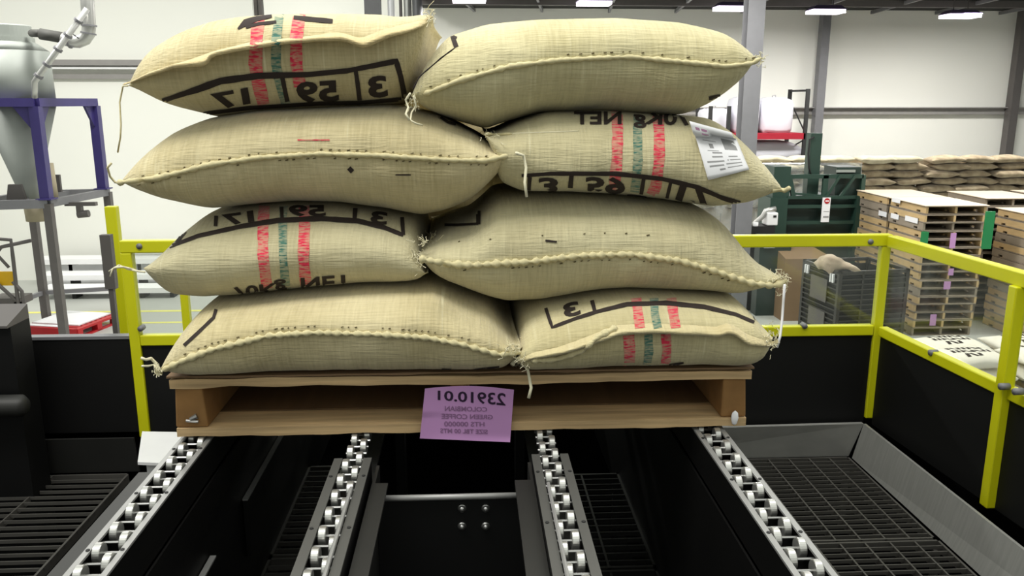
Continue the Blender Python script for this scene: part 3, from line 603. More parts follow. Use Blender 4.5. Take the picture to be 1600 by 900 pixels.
# ---- row 2 left
S2L, b3 = sack('plain long sack second from the top on the left, pointed end at far left',
  [(178, 286), (193, 268), (228, 233), (267, 202), (314, 183), (388, 172), (500, 166), (610, 162), (644, 171), (691, 181), (726, 200), (754, 214), (770, 226), (809, 238)],
  [(178, 286), (201, 303), (248, 319), (310, 334), (364, 328), (442, 321), (520, 323), (598, 334), (656, 345), (699, 337), (738, 321), (766, 297), (789, 272), (809, 240)],
  [(178, 286), (248, 278), (326, 258), (403, 246), (500, 240), (598, 243), (700, 249), (758, 251), (809, 239)], 9.4, mt=B1(13.))
s3 = [(182, 286), (248, 278), (326, 258), (403, 246), (500, 240), (598, 243), (700, 250), (758, 251), (808, 239)]
seam_roll(S2L, b3, s3, .0062); stitches(S2L, b3, s3, 7, 10, 2); stitches(S2L, b3, s3, -6, 13, 3)
project(*merge(brush([(262, 322), (300, 324), (306, 330)], 4), brush([(688, 184), (700, 192), (712, 195)], 4), brush([(545, 262), (551, 268)], 7), brush([(618, 273), (642, 273)], 2)), b3, 'printed_lettering', 'ink', S2L, .0014)
project(*brush([(465, 219), (515, 219)], 2), b3, 'red_thread', stripe_mat('red_thread', RED, 2), S2L, .001)
cord(S2L, [(188, 285), (180, 285), (172, 276), (168, 262), (174, 255)], .0022, 1.62, 'thread'); cord(S2L, [(806, 239), (818, 243), (822, 262), (820, 285), (823, 308)], .003, 1.56)
fuzz(S2L, b3, 804, 240, 5, 4, 24, 5, Y=1.6, ln=9)
# ---- row 2 right
S2R, b4 = sack('striped sack second from the top on the right with a white paper label',
  [(756, 210), (777, 204), (817, 187), (856, 174), (955, 171), (1033, 177), (1073, 180), (1120, 184), (1148, 202), (1172, 226), (1191, 250), (1210, 280), (1232, 296)],
  [(756, 210), (766, 240), (777, 291), (817, 305), (896, 305), (974, 309), (1053, 317), (1132, 330), (1171, 324), (1203, 309), (1222, 301), (1232, 298)],
  [(756, 210), (790, 245), (850, 262), (950, 264), (1060, 268), (1140, 280), (1190, 296), (1232, 297)], 14.2, mt=B1(21., (204, 196, 158), (182, 172, 132), .8), A=.31)
stripes(S2R, b4, [([(964, 174), (965, 210), (964, 250), (960, 290), (955, 308)], 17, RED), ([(996, 175), (996, 210), (997, 250), (993, 290), (990, 310)], 14, GRN), ([(1028, 176), (1030, 210), (1030, 250), (1025, 290), (1014, 314)], 17, RED)], 2)
project(*merge(brush([(815, 274), (860, 271), (960, 271), (1035, 279), (1090, 292), (1130, 309), (1172, 322)], [5, 6, 7, 7, 7, 7, 8]), brush([(826, 302), (900, 303), (990, 306), (1060, 316), (1120, 328)], 5), brush([(828, 276), (826, 302)], 6), brush([(893, 273), (890, 303)], 7), brush([(1006, 277), (1001, 308)], 6), brush([(1048, 284), (1041, 314)], 5),
  text_px('3', rectq(857, 289, 30, 24, 0, False, True), .04), text_px('59', rectq(946, 289, 62, 26, 2, False, True), .04), text_px('17', rectq(1086, 306, 56, 28, 18, False, True), .04),
  text_px('NET', rectq(934, 185, 74, 20, 0, True), .03), text_px('70Kg', rectq(1034, 188, 88, 28, 2, True), .03)), b4, 'printed_lettering', 'ink', S2R, .0014)
seam_roll(S2R, b4, [(757, 209), (775, 212), (800, 210)], .004)
seam_roll(S2R, b4, [(766, 214), (800, 209), (850, 207), (905, 205)], .0014, 'loose_thread', .1, 'string')
cord(S2R, [(1206, 298), (1218, 296), (1226, 298), (1233, 294)], .005, 1.62, 'thread'); fuzz(S2R, b4, 764, 212, 6, 4, 20, 6, Y=1.6, ln=9)
# ---- row 3 left
S3L, b5 = sack('striped sack third from the top on the left with upturned net weight lettering',
  [(214, 424), (237, 408), (255, 393), (277, 364), (309, 337), (364, 328), (442, 321), (520, 323), (598, 334), (650, 345), (656, 360), (668, 430)],
  [(214, 424), (241, 455), (262, 471), (312, 475), (348, 474), (454, 463), (561, 452), (640, 448), (660, 445), (668, 434)],
  [(214, 424), (290, 425), (380, 415), (450, 408), (560, 405), (630, 415), (668, 432)], 17.7, mt=B1(33., (200, 192, 156), (178, 168, 130), .8), A=.31, flat=3.4)
stripes(S3L, b5, [([(413, 322), (411, 350), (411, 400), (416, 440), (420, 470)], 17, RED), ([(443, 322), (442, 350), (442, 400), (446, 440), (452, 468)], 13, GRN), ([(475, 322), (476, 350), (474, 400), (478, 445)], 17, RED)], 3)
project(*merge(brush([(265, 386), (310, 369), (378, 354), (435, 345), (500, 342), (560, 346), (600, 356), (630, 368)], [5, 6, 7, 8, 8, 8, 7, 6]), brush([(338, 338), (337, 354)], 6), brush([(555, 326), (554, 343)], 7), brush([(628, 340), (630, 368)], 6), brush([(440, 324), (441, 342)], 6), brush([(300, 345), (290, 362), (276, 380)], 5),
  text_px('3', rectq(592, 341, 26, 20, 8, True), .04), text_px('59', rectq(480, 330, 58, 18, 0, True), .04), text_px('17', rectq(372, 342, 50, 18, -8, True), .04),
  text_px('70Kg', rectq(406, 450, 84, 22, -6, False, True), .03), text_px('NET', rectq(510, 441, 80, 20, -4, False, True), .03)), b5, 'printed_lettering', 'ink', S3L, .0014)
cord(S3L, [(226, 425), (216, 424), (204, 420), (192, 417), (180, 418), (171, 424)], .0022, 1.605); cord(S3L, [(214, 424), (200, 421), (186, 414), (176, 420), (172, 432)], .0014, 1.605)
# ---- row 3 right
S3R, b6 = sack('plain long sack third from the top on the right with a frayed rope-like seam',
  [(651, 404), (658, 384), (686, 368), (731, 354), (751, 336), (775, 312), (831, 306), (896, 305), (974, 309), (1053, 317), (1110, 328), (1136, 346), (1150, 367), (1166, 389), (1185, 406), (1212, 414), (1230, 428), (1231, 437)],
  [(651, 404), (660, 425), (674, 439), (697, 450), (754, 473), (792, 484), (850, 482), (926, 468), (983, 463), (1097, 464), (1155, 466), (1193, 454), (1220, 446), (1231, 438)],
  [(651, 404), (690, 411), (735, 414), (831, 408), (907, 399), (983, 397), (1059, 406), (1117, 423), (1174, 442), (1212, 446), (1231, 438)], 23.3, mt=B1(41., (206, 198, 160), (182, 172, 134), 1.1))
s6 = [(654, 404), (690, 411), (735, 414), (831, 408), (907, 399), (983, 397), (1059, 406), (1117, 423), (1174, 442), (1212, 446), (1229, 439)]
seam_roll(S3R, b6, s6, .0078, fray=.4); stitches(S3R, b6, s6, 9, 10, 4); stitches(S3R, b6, [(700, 380), (830, 369), (960, 364), (1060, 372)], 0, 16, 8)
project(*merge(brush([(690, 352), (715, 352), (748, 350)], 4), brush([(748, 330), (748, 351)], 7), brush([(852, 376), (870, 378)], 3)), b6, 'printed_lettering', 'ink', S3R, .0014)
fuzz(S3R, b6, 668, 374, 8, 6, 30, 12, ln=14); fuzz(S3R, b6, 656, 402, 6, 10, 40, 13, ln=10); fuzz(S3R, b6, 1222, 438, 6, 9, 60, 14, 'string', ln=12)
cord(S3R, [(1226, 445), (1224, 470), (1222, 500), (1219, 525), (1214, 543)], .0026, 1.6, 'white')
# ---- row 4 left
S4L, b7 = sack('plain long sack at the bottom left of the stack, resting on the pallet',
  [(241, 584), (246, 563), (262, 535), (287, 503), (312, 478), (348, 474), (454, 463), (561, 452), (645, 448), (678, 447), (716, 466), (766, 486), (800, 524), (818, 550)],
  [(241, 584), (252, 592), (287, 597), (383, 596), (490, 591), (620, 586), (720, 582), (790, 577), (812, 565), (818, 552)],
  [(241, 584), (277, 567), (330, 546), (419, 524), (490, 519), (597, 522), (668, 527), (720, 537), (781, 554), (818, 551)], 29.9, mt=B1(53.), Yf=1.535, zmin=3.4665, fb_=14, A=.34)
s7 = [(243, 584), (277, 567), (330, 546), (419, 524), (490, 519), (597, 522), (668, 527), (720, 537), (781, 554), (815, 550)]
seam_roll(S4L, b7, s7, .0072, fray=.38); stitches(S4L, b7, s7, -9, 10, 6)
project(*merge(brush([(288, 540), (310, 520), (334, 497), (338, 484)], 5), brush([(690, 577), (730, 579), (780, 573)], 4), brush([(242, 560), (252, 545), (262, 528)], 5)), b7, 'printed_lettering', 'ink', S4L, .0014)
cord(S4L, [(250, 578), (242, 566), (236, 560), (228, 562), (220, 559)], .003, 1.545); cord(S4L, [(248, 580), (240, 570), (232, 572), (222, 572)], .0022, 1.54)
fuzz(S4L, b7, 802, 548, 10, 8, 60, 15, ln=10); fuzz(S4L, b7, 246, 580, 3, 4, 20, 16, Y=1.51, ln=9)
# ---- row 4 right
S4R, b8 = sack('striped sack at the bottom right of the stack with a torn folded flap',
  [(803, 566), (806, 530), (815, 500), (850, 483), (926, 469), (983, 463), (1097, 464), (1155, 466), (1174, 482), (1190, 498), (1206, 515), (1218, 534)],
  [(803, 566), (830, 582), (900, 583), (1000, 580), (1100, 576), (1160, 573), (1195, 568), (1210, 556), (1218, 536)],
  [(803, 566), (831, 557), (907, 538), (964, 520), (1021, 514), (1098, 517), (1136, 516), (1162, 530), (1204, 542), (1218, 535)], 35.2, mt=B1(61., (204, 194, 152), (184, 172, 128), .9), Yf=1.535, A=.33, zmin=3.4665, fb_=14)
s8 = [(806, 571), (831, 557), (870, 548), (907, 537), (940, 526), (964, 516), (1021, 514), (1098, 518), (1120, 520), (1136, 514), (1150, 520), (1166, 534), (1204, 541), (1216, 536)]
b8 = flap(S4R, b8, [(806, 566), (831, 551), (870, 543), (907, 530), (940, 517), (964, 508), (1021, 505), (1098, 509), (1120, 511), (1136, 504), (1150, 510), (1166, 522), (1204, 535), (1216, 530)], s8, .022, B1(3., (218, 206, 162), (192, 176, 130), .6))
seam_roll(S4R, b8, [(830, 562), (870, 560), (910, 546), (930, 530), (964, 513)], .0075, 'torn_flap', .2, B1(3., (222, 212, 168), (198, 184, 138), .5))
stripes(S4R, b8, [([(994, 466), (997, 490), (1000, 513)], 15, RED), ([(982, 524), (984, 550), (983, 577)], 17, RED), ([(1022, 466), (1023, 490), (1028, 513)], 13, GRN), ([(1013, 522), (1014, 550), (1010, 575)], 13, GRN), ([(1049, 466), (1052, 490), (1056, 513)], 15, RED), ([(1040, 522), (1042, 545), (1040, 568)], 15, RED)], 4)
project(*merge(brush([(853, 482), (858, 498), (863, 512), (900, 498), (935, 487), (980, 476), (1040, 474), (1100, 480), (1150, 492), (1178, 504)], [5, 5, 5, 5, 6, 7, 7, 7, 6, 5]), brush([(925, 470), (930, 489)], 6), text_px('3', rectq(893, 484, 26, 22, -12, True), .04), brush([(1170, 478), (1180, 500)], 3), brush([(945, 578), (1000, 580), (1040, 572), (1068, 566)], [5, 8, 6, 3])) , b8, 'printed_lettering', 'ink', S4R, .0014)
cord(S4R, [(815, 568), (824, 575), (827, 590), (830, 606), (826, 622)], .0034, 1.57); cord(S4R, [(800, 570), (806, 560), (822, 556), (838, 566)], .005, 1.585)
fuzz(S4R, b8, 812, 570, 8, 8, 60, 17, ln=10); fuzz(S4R, b8, 1205, 530, 5, 10, 40, 18, 'string', ln=10)
# sacks at the back of each layer
for k, (xa_, xb_, za_, zb_, lb) in enumerate(((-.52, .5, 3.468, 3.63, 'bottom'), (-.5, .52, 3.635, 3.80, 'third'), (-.53, .5, 3.805, 3.96, 'second'), (-.5, .5, 3.965, 4.10, 'top'))):
    bb = MB(); nu, nv = 40, 20; ti, bi = {}, {}
    for sd_ in (1, -1):
        for i in range(nu+1):
            for j in range(nv+1):
                if sd_ < 0 and (i in (0, nu) or j in (0, nv)): bi[i, j] = ti[i, j]; continue
                u = -math.cos(math.pi*i/nu); v = -math.cos(math.pi*j/nv); kk = ((1-abs(u)**4)*(1-abs(v)**4))**.5
                (ti if sd_ > 0 else bi)[i, j] = len(bb.v); bb.v.append(Vector(((xa_+xb_)/2+u*(xb_-xa_)/2, 2.52+v*.24, (za_+zb_)/2+sd_*(zb_-za_)/2*kk+.006*noise.noise(Vector((u*4, v*4, k))))))
    for i in range(nu):
        for j in range(nv):
            bb.f.append((ti[i, j], ti[i+1, j], ti[i+1, j+1], ti[i, j+1])); bb.f.append((bi[i, j], bi[i, j+1], bi[i+1, j+1], bi[i+1, j]))
    o = bb.build('coffee_sack', B1(70.+k), smooth=True, loc=((xa_+xb_)/2, 2.52, (za_+zb_)/2)); tag(o, 'burlap sack behind the two front sacks of the %s layer, seen through the gap' % lb, 'sack', 'burlap coffee sacks on the loaded pallet')
# white label
lc = [(1077, 189), (1142, 210), (1169, 266), (1106, 281)]
V, Fc = fillq([(1077, 189), (1143, 207), (1169, 266), (1106, 281)], 14)
lab = project(V, Fc, b4, 'paper_label', 'white', None, .004, True)
if lab:
    off = Vector(lab.data.vertices[0].co); lab.data.transform(Matrix.Translation(-off)); lab.location = off; sd = lab.modifiers.new('thick', 'SOLIDIFY'); sd.thickness = .0006
    tag(lab, 'white printed paper label on the striped sack second from top right', 'label'); bl_ = bvh_of(lab)
    U = lambda s, t: bil(lc, s, t)
    rows = []
    for s0, s1, t_, h_ in ((.32, .56, .52, .03), (.28, .54, .60, .03), (.12, .54, .69, .03), (.14, .5, .77, .03), (.36, .5, .85, .03), (.68, .9, .60, .022), (.62, .94, .68, .022), (.56, .94, .76, .025), (.56, .92, .84, .02), (.18, .5, .30, .012), (.22, .5, .49, .01)):
        rows.append(fillq([U(s0, t_), U(s1, t_), U(s1, t_+h_), U(s0, t_+h_)], 3))
    rows.append(fillq([U(.3, .36), U(.40, .36), U(.40, .45), U(.3, .45)], 2))
    project(*merge(*rows), bl_, 'printed_lines', 'grey', lab, .0008)
    project(*fillq([U(.66, .2), U(.97, .2), U(.97, .46), U(.66, .46)], 5), bl_, 'printed_picture', 'grey', lab, .0008)
    project(*merge(fillq([U(.1, .08), U(.2, .08), U(.2, .13), U(.1, .13)], 2), fillq([U(.24, .08), U(.38, .08), U(.38, .13), U(.24, .13)], 2), fillq([U(.22, .17), U(.38, .17), U(.38, .2), U(.22, .2)], 2)), bl_, 'printed_heading', 'pinkp', lab, .0008)
# ================================================================== RIGHT BACKGROUND
def soft_sack_mesh(name, L, D, H, seed, m, nu=18, nv=12):
    b = MB(); ti, bi = {}, {}
    for sd in (1, -1):
        for i in range(nu+1):
            for j in range(nv+1):
                if sd < 0 and (i in (0, nu) or j in (0, nv)): bi[i, j] = ti[i, j]; continue
                u = -math.cos(math.pi*i/nu); v = -math.cos(math.pi*j/nv); k = ((1-abs(u)**3)*(1-abs(v)**3))**.5
                x = u*L/2*(1-.05*(1-v*v)); y = v*D/2*(1-.05*(1-u*u)); z = sd*H/2*k+.02*noise.noise(Vector((x*3+seed, y*3, sd)))+.012*math.sin(u*3+seed)
                (ti if sd > 0 else bi)[i, j] = len(b.v); b.v.append(Vector((x, y, z)))
    for i in range(nu):
        for j in range(nv):
            b.f.append((ti[i, j], ti[i+1, j], ti[i+1, j+1], ti[i, j+1])); b.f.append((bi[i, j], bi[i, j+1], bi[i+1, j+1], bi[i+1, j]))
    o = b.build(name, m, smooth=True); me = o.data; bpy.data.objects.remove(o); return me
bgb = [burlap('far_burlap', (178, 162, 132), (128, 112, 86), 3., .3), burlap('far_burlap_pale', (200, 192, 164), (166, 154, 126), 5., .3)]
far = [[soft_sack_mesh('coffee_sack', 1.0, .6, .222, s*2.3, m) for s in range(3)] for m in bgb]
ordn = ['top', 'second', 'third', 'fourth', 'fifth', 'sixth', 'seventh']
zt = 2.50; rowh = .205
piles = [(6.55, 1, 'behind the wide column'), (7.5, 1, 'left of the green mast'), (8.45, 1, 'behind the green mast'), (9.4, 1, 'behind the baler end'), (10.35, 1, 'right of the baler')] + \
        [(11.35, 0, 'above the pallets, leftmost'), (12.3, 0, 'above the near pallets'), (13.35, 0, 'above the middle pallets'), (14.3, 0, 'second from the edge'), (15.3, 0, 'next to the edge'), (16.3, 0, 'cut by the right edge')]
rnd = random.Random(3)
for x, pale, where in piles:
    base = MB().box((x-.46, 22.75, 0), (x+.46, 23.2, zt-7*rowh-.012)).box((x-.5, 23.22, 0), (x+.5, 23.3, zt-.12)).build('sack_pile', bgb[0]); base['kind'] = 'stuff'; tag(base, 'mass of stacked coffee sacks under the pile '+where, 'sacks')  # upright slab added behind each pile so gaps between sacks look dark
    for r in range(7):
        me = rnd.choice(far[1 if (pale or r == 0 and x < 12.6) else 0])
        o = bpy.data.objects.new('coffee_sack', me); COL.objects.link(o)
        o.location = (x+rnd.uniform(-.12, .12)+(.1 if r % 2 else -.1), 22.9+rnd.uniform(-.1, .1), zt-.1-r*rowh); o.rotation_euler = (rnd.uniform(-.03, .03), rnd.uniform(-.03, .03), rnd.uniform(-.06, .06)+(math.pi if rnd.random() < .5 else 0)); o.scale = (1, 1, 1.0)
        tag(o, '%s coffee sack, %s from the top in the far pile %s' % ('pale' if pale or (r == 0 and x < 12.6) else 'brown', ordn[r] if r else 'first', where), 'sack', 'coffee sacks piled along the far wall')
for k, (x, wh) in enumerate(((12.75, 'left'), (14.0, 'middle'), (15.0, 'right'))):
    pass
b = MB(); x0, x1 = 6.0, 10.85; n = 60
for i in range(n+1):
    x = x0+(x1-x0)*i/n
    for k, z in enumerate((.3, .8, 1.3, 1.6, 1.9, 2.1, 2.34)): b.v.append(Vector((x, 22.52-.03*abs(noise.noise(Vector((x*3, z*4, 0))))-.02*math.sin(z*15), z)))
    if i:
        for k in range(6): o_ = 7*i+k; b.f.append((o_-7, o_, o_+1, o_-6))
fo = b.build('stretch_film', 'film', smooth=True); sd = fo.modifiers.new('thick', 'SOLIDIFY'); sd.thickness = .002; tag(fo, 'clear shiny stretch film wrapped over the pale sacks behind the green machine', 'stretch film')
# pallet stacks
def deck_mesh(name, zs, m, L=1.2, W=1.05, nb=7, th=.013, bw=.165):
    b = MB()
    for i in range(nb): y = (L-bw)*i/(nb-1); b.box((0, y, zs), (W, y+bw, zs+th))
    o = b.build(name, m); me = o.data; bpy.data.objects.remove(o); return me
def notched_mesh(m, L=1.2, w_=.04, z0=.016, z1=.122):
    b = MB(); c = [0, .18, .30, .90, 1.02, L]
    for i, (a, d) in enumerate(zip(c, c[1:])): b.box((0, a, z0 if i % 2 == 0 else z0+.035), (w_, d, z1))
    o = b.build('stringer', m); me = o.data; bpy.data.objects.remove(o); return me
PD = []
for m in ('pal2', 'pal3'):
    PD.append((deck_mesh('top_deck', .122, 'pal3'), deck_mesh('bottom_deck', 0, 'pal3', nb=5, bw=.235), notched_mesh(m)))
def far_pallet(x, y, z, k, label, group, rz=0):
    t = thing('stacked_pallet', label, 'pallet', (x, y, z), group); t.rotation_euler.z = rz
    for nm, me, lx in (('top_deck', PD[k][0], 0), ('bottom_deck', PD[k][1], 0), ('stringer', PD[k][2], 0), ('stringer', PD[k][2], .505), ('stringer', PD[k][2], 1.01)):
        o = bpy.data.objects.new(nm, me); COL.objects.link(o); o.parent = t; o.location = (lx, 0, 0)
    return t
nth = ['lowest', 'second', 'third', 'fourth', 'fifth', 'sixth', 'seventh', 'eighth', 'ninth', 'tenth', 'eleventh', 'twelfth', 'thirteenth', 'fourteenth', 'fifteenth', 'topmost']
def stack(x, y, n, where, seed, k0=0, pitch=.142, sheet=True):
    rnd = random.Random(seed); z = 0
    for i in range(n):
        far_pallet(x+rnd.uniform(-.02, .02), y+rnd.uniform(-.02, .02), z, k0 if rnd.random() < .75 else 1-k0, 'empty wooden pallet, %s %s' % ((nth[i]+' from the floor in the') if i else 'lowest in the', where), 'empty wooden pallets in stacks beyond the right fence'); z += pitch
    if sheet:
        tag(MB().box((x-.03, y-.03, z), (x+1.08, y+1.23, z+.012)).build('cardboard_sheet', 'ccard'), 'pale cardboard sheet lying on top of the '+where, 'cardboard sheet')
    return z
sx = 7.68
h1 = stack(sx, 13.5, 16, 'near stack with open ends', 1)
stack(sx, 14.8, 16, 'stack behind the near one', 2)
stack(9.42, 13.05, 15, 'right edge stack', 3, 0)
stack(9.35, 14.5, 16, 'stack behind the right edge stack', 4, 1)
stack(10.7, 14.6, 16, 'farthest right stack', 5, 1)
# papers and straps on the near stack
for (px, py, w_, h_), l in zip(((1489, 376, .10, .26), (1486, 425, .09, .12), (1480, 446, .12, .14), (1458, 500, .11, .2)), ('purple lot paper on the near pallet stack just below the yellow rail crossing', 'purple lot paper halfway down the near pallet stack, upper', 'purple lot paper halfway down the near pallet stack, lower', 'purple lot paper near the foot of the near pallet stack')):
    p = atY(px, py, 13.45); tag(MB().hexa([(p.x-w_/2, 13.45, p.z-h_/2), (p.x+w_/2, 13.45, p.z-h_/2), (p.x+w_/2, 13.453, p.z-h_/2), (p.x-w_/2, 13.453, p.z-h_/2)], [(p.x-w_/2, 13.452, p.z+h_/2), (p.x+w_/2, 13.452, p.z+h_/2), (p.x+w_/2, 13.455, p.z+h_/2), (p.x-w_/2, 13.455, p.z+h_/2)]).build('purple_lot_paper', 'purple'), l, 'paper')
for (px, py, w_, h_), l in zip(((1379, 334, .3, .09), (1398, 338, .28, .09), (1424, 343, .42, .09), (1400, 313, .3, .08)), ('white paper on the left side of the near stack, leftmost of the row of three', 'white paper on the left side of the near stack, middle of the row of three', 'white paper on the left side of the near stack, longest of the row of three', 'grey white paper above the row of three on the near stack')):
    p = atX(px, py, sx-.03); tag(MB().box((sx-.032, p.y-w_/2, p.z-h_/2), (sx-.028, p.y+w_/2, p.z+h_/2)).build('white_lot_paper', 'white'), l, 'paper')
p = atY(1553, 350, 12.98); tag(MB().box((p.x-.12, 13.02, p.z-.42), (p.x+.03, 13.055, p.z+.2)).build('green_strap', 'greens'), 'green strap down the corner of the right edge pallet stack', 'strap')
p = atY(1436, 372, 13.44); tag(MB().box((sx-.04, 13.465, p.z-.12), (sx+.07, 13.51, p.z+.1)).build('green_strap', 'greens'), 'short green wrap on the corner of the near pallet stack', 'strap')
# green tipper
def gx(px, Y=16): return atY(px, 300, Y).x
def gz(py, Y=16, px=1280): return atY(px, py, Y).z
Q = thing('green_baler', 'dark green baling machine with an open frame and tall mast beyond the yellow fence', 'machine', (gx(1278), 16.5, 0))
xa, xb = gx(1206), gx(1350); zt2, zm = gz(274), gz(307)
MB().box((xa+.25, 16, .0), (xb-.0, 17, .5)).box((xa+.35, 16.1, .5), (xb-.1, 16.95, zm-.02)).build('hopper_box', 'greend', Q)
b = MB()
for z in (gz(308), gz(322), gz(347)): b.box((xa+.3, 15.93, z-.03), (xb-.05, 16.0, z+.03))
b.build('ribs', 'green', Q)
MB().box((xa-.05, 15.9, 0), (xa+.3, 16.6, gz(308))).build('side_column', 'green', Q)
MB().box((xb-.18, 15.88, 0), (xb+.06, 16.6, gz(306))).build('side_column', 'green', Q)
MB().box((xa, 15.95, gz(308)), (gx(1232), 16.5, gz(260))).build('upper_box', 'green', Q)
MB().box((gx(1232), 15.97, zt2-.06), (xb-.05, 16.03, zt2+.02)).box((gx(1344), 15.97, zm), (gx(1350), 16.05, zt2)).box((gx(1284), 15.97, zm), (gx(1292), 16.03, zt2)).bar((gx(1231), 16, zt2), (gx(1240), 16, zm), .08, .08).bar((gx(1238), 16, gz(302)), (gx(1285), 16, gz(306)), .04, .04).bar((gx(1309), 15.96, zt2), (gx(1290), 15.96, zm), .05, .05).bar((gx(1333), 15.96, zt2), (gx(1312), 15.96, zm), .05, .05).build('top_frame', 'green', Q)
MB().box((gx(1308), 16.1, zm), (gx(1346), 16.7, gz(262))).build('rear_panel', 'greend', Q)
MB().box((gx(1307), 16.06, gz(270)), (gx(1336), 16.1, gz(266))).build('plate', 'hop', Q)
m0 = atY(1273, 208, 16.3); MB().box((m0.x-.11, 16.2, zm-.3), (m0.x+.12, 16.42, m0.z)).build('mast', 'green', Q)
hp = [atY(a_, b_, 16.15) for a_, b_ in ((1272, 214), (1265, 218), (1263, 240), (1264, 262), (1267, 275))]; MB().tube(hp, .02, 8).build('hose', 'dark', Q, smooth=True)
p = atY(1292, 327, 15.88); s_ = MB().box((p.x-.09, 15.90, gz(346)), (p.x+.07, 15.92, gz(308))).build('warning_sign', 'white', Q)
pc_ = atY(1292.5, 314, 15.89); MB().tube([pc_, pc_+Vector((0, .012, 0))], .055, 20).build('red_disc', 'red', s_); MB().box((pc_.x-.035, 15.885, pc_.z-.012), (pc_.x+.035, 15.892, pc_.z+.012)).build('white_bar', 'white', s_)
p1_, p2_ = atY(1292, 330, 15.89), atY(1291, 340, 15.89); MB().box((p1_.x-.06, 15.893, p1_.z-.006), (p1_.x+.05, 15.899, p1_.z)).box((p2_.x-.06, 15.893, p2_.z), (p2_.x+.05, 15.899, p2_.z+.03)).build('sign_lines', 'grey', s_)
# pump unit left of the machine
U_ = thing('pump_unit', 'white motor box with grey pipes left of the green baling machine', 'pump', (gx(1195), 15.6, 0))
p = atY(1205, 341, 15.5); MB().box((p.x-.11, 15.4, p.z-.13), (p.x+.1, 15.7, p.z+.12)).build('motor_box', 'benchw', U_, bevel=.02); MB().box((p.x+.0, 15.39, p.z+.03), (p.x+.06, 15.4, p.z+.07)).build('display', 'dark', U_)
MB().box((p.x-.4, 15.4, 0), (p.x+.05, 15.8, p.z-.14)).build('stand', 'dark', U_)
MB().tube([atY(a_, b_, 15.5) for a_, b_ in ((1176, 352), (1184, 345), (1192, 338), (1196, 330), (1212, 326))], .05, 10).build('pipe', 'chrome', U_, smooth=True)
MB().tube([atY(a_, b_, 15.45) for a_, b_ in ((1180, 358), (1181, 347))], .05, 10).build('valve', 'white', U_, smooth=True)
# crate and second dark cabinet
def mesh_crate(c0, W, D, H, label, rz):
    t = thing('folding_crate', label, 'crate', c0); t.rotation_euler.z = rz
    def bb(name, fn, m='crate'):
        b = MB(); fn(b); me_o = b.build(name, m, loc=(0, 0, 0)); me_o.parent = t; return me_o
    def frame(b):
        for x in (0, W-.06):
            for y in (0, D-.06): b.box((x, y, .1), (x+.06, y+.06, H))
        for z in (H-.035, .1): b.box((0, 0, z), (W, .05, z+.035)).box((0, D-.05, z), (W, D, z+.035)).box((0, 0, z), (.05, D, z+.035)).box((W-.05, 0, z), (W, D, z+.035))
    bb('frame', frame)
    def slats(b):
        k = 0
        while .2+k*.085 < H-.06:
            z = .2+k*.085; b.box((.06, .0, z), (W-.06, .02, z+.022)).box((.06, D-.02, z), (W-.06, D, z+.022)).box((.0, .06, z), (.02, D-.06, z+.022)).box((W-.02, .06, z), (W, D-.06, z+.022)); k += 1
        for x in (W*.33, W*.66): b.box((x, .0, .1), (x+.03, .02, H)).box((x, D-.02, .1), (x+.03, D, H))
    bb('slats', slats)
    bb('door_panel', lambda b: b.box((-.012, D*.28, H*.58), (.0, D*.72, H*.86)).box((-.012, D*.28, H*.24), (0, D*.72, H*.46)), 'steeld')
    bb('inner_panel', lambda b: b.box((.03, .03, .12), (W-.03, .04, H-.1)).box((.03, D-.04, .12), (W-.03, D-.03, H-.1)).box((.03, .03, .12), (.04, D-.03, H-.1)).box((W-.04, .03, .12), (W-.03, D-.03, H-.1)).box((.03, .03, .12), (W-.03, D-.03, .14)), 'dark')
    for y in (.12, D*.8): bb('latch', lambda b: b.box((-.03, y, H-.2), (-.0, y+.03, H-.06)).box((-.03, y+.07, H-.2), (-.0, y+.1, H-.06)), 'white')
    for x in (.1, W-.25):
        for y in (.1, D-.25): bb('foot', lambda b: b.box((x, y, 0), (x+.15, y+.15, .1)), 'dark')
    return t
pc0 = atY(1312, 425, 12.5)
mesh_crate((pc0.x, pc0.y, 0), 1.25, 1.1, pc0.z, 'dark slatted folding crate with a crumpled sack hung over its corner', math.radians(8))
b = MB(); rs = random.Random(5); n1, n2 = 26, 10
pa, pb = atY(1272, 402, 13.1), atY(1345, 424, 12.42)
for i in range(n1+1):
    for k in range(n2):
        t_ = i/n1; c = pa.lerp(pb, t_); c.z = pc0.z+.03+.05*math.sin(t_*3.1); r_ = (.05+.1*math.exp(-((t_-.35)/.25)**2))*(1+.6*noise.noise(Vector((t_*6, k*.9, 2))))*min(1, t_*8+.1, (1-t_)*8+.1); a_ = 2*math.pi*k/n2
        b.v.append(c+Vector((math.cos(a_)*r_*.6, math.cos(a_)*r_, math.sin(a_)*r_)))
    if i:
        for k in range(n2): o_ = i*n2; b.f.append((o_-n2+k, o_-n2+(k+1) % n2, o_+(k+1) % n2, o_+k))
tag(b.build('crumpled_sack', burlap('crumpled', (190, 172, 150), (140, 120, 100), 2., .4), smooth=True), 'crumpled empty sack draped over the rim of the dark crate', 'sack')
cb = atY(1180, 440, 15.2)
tag(MB().box((gx(1165), 15.0, 0), (gx(1212), 15.3, gz(368, 15))).build('dark_cabinet', 'greend', bevel=.01), 'dark green cabinet seen through the clear panel right of the sacks', 'cabinet')
p = atY(1203, 378, 14.95); tag(MB().box((p.x-.1, 14.95, p.z-.12), (p.x+.1, 14.99, p.z+.1)).build('control_box', 'hop'), 'pale control box on the dark green cabinet', 'box')
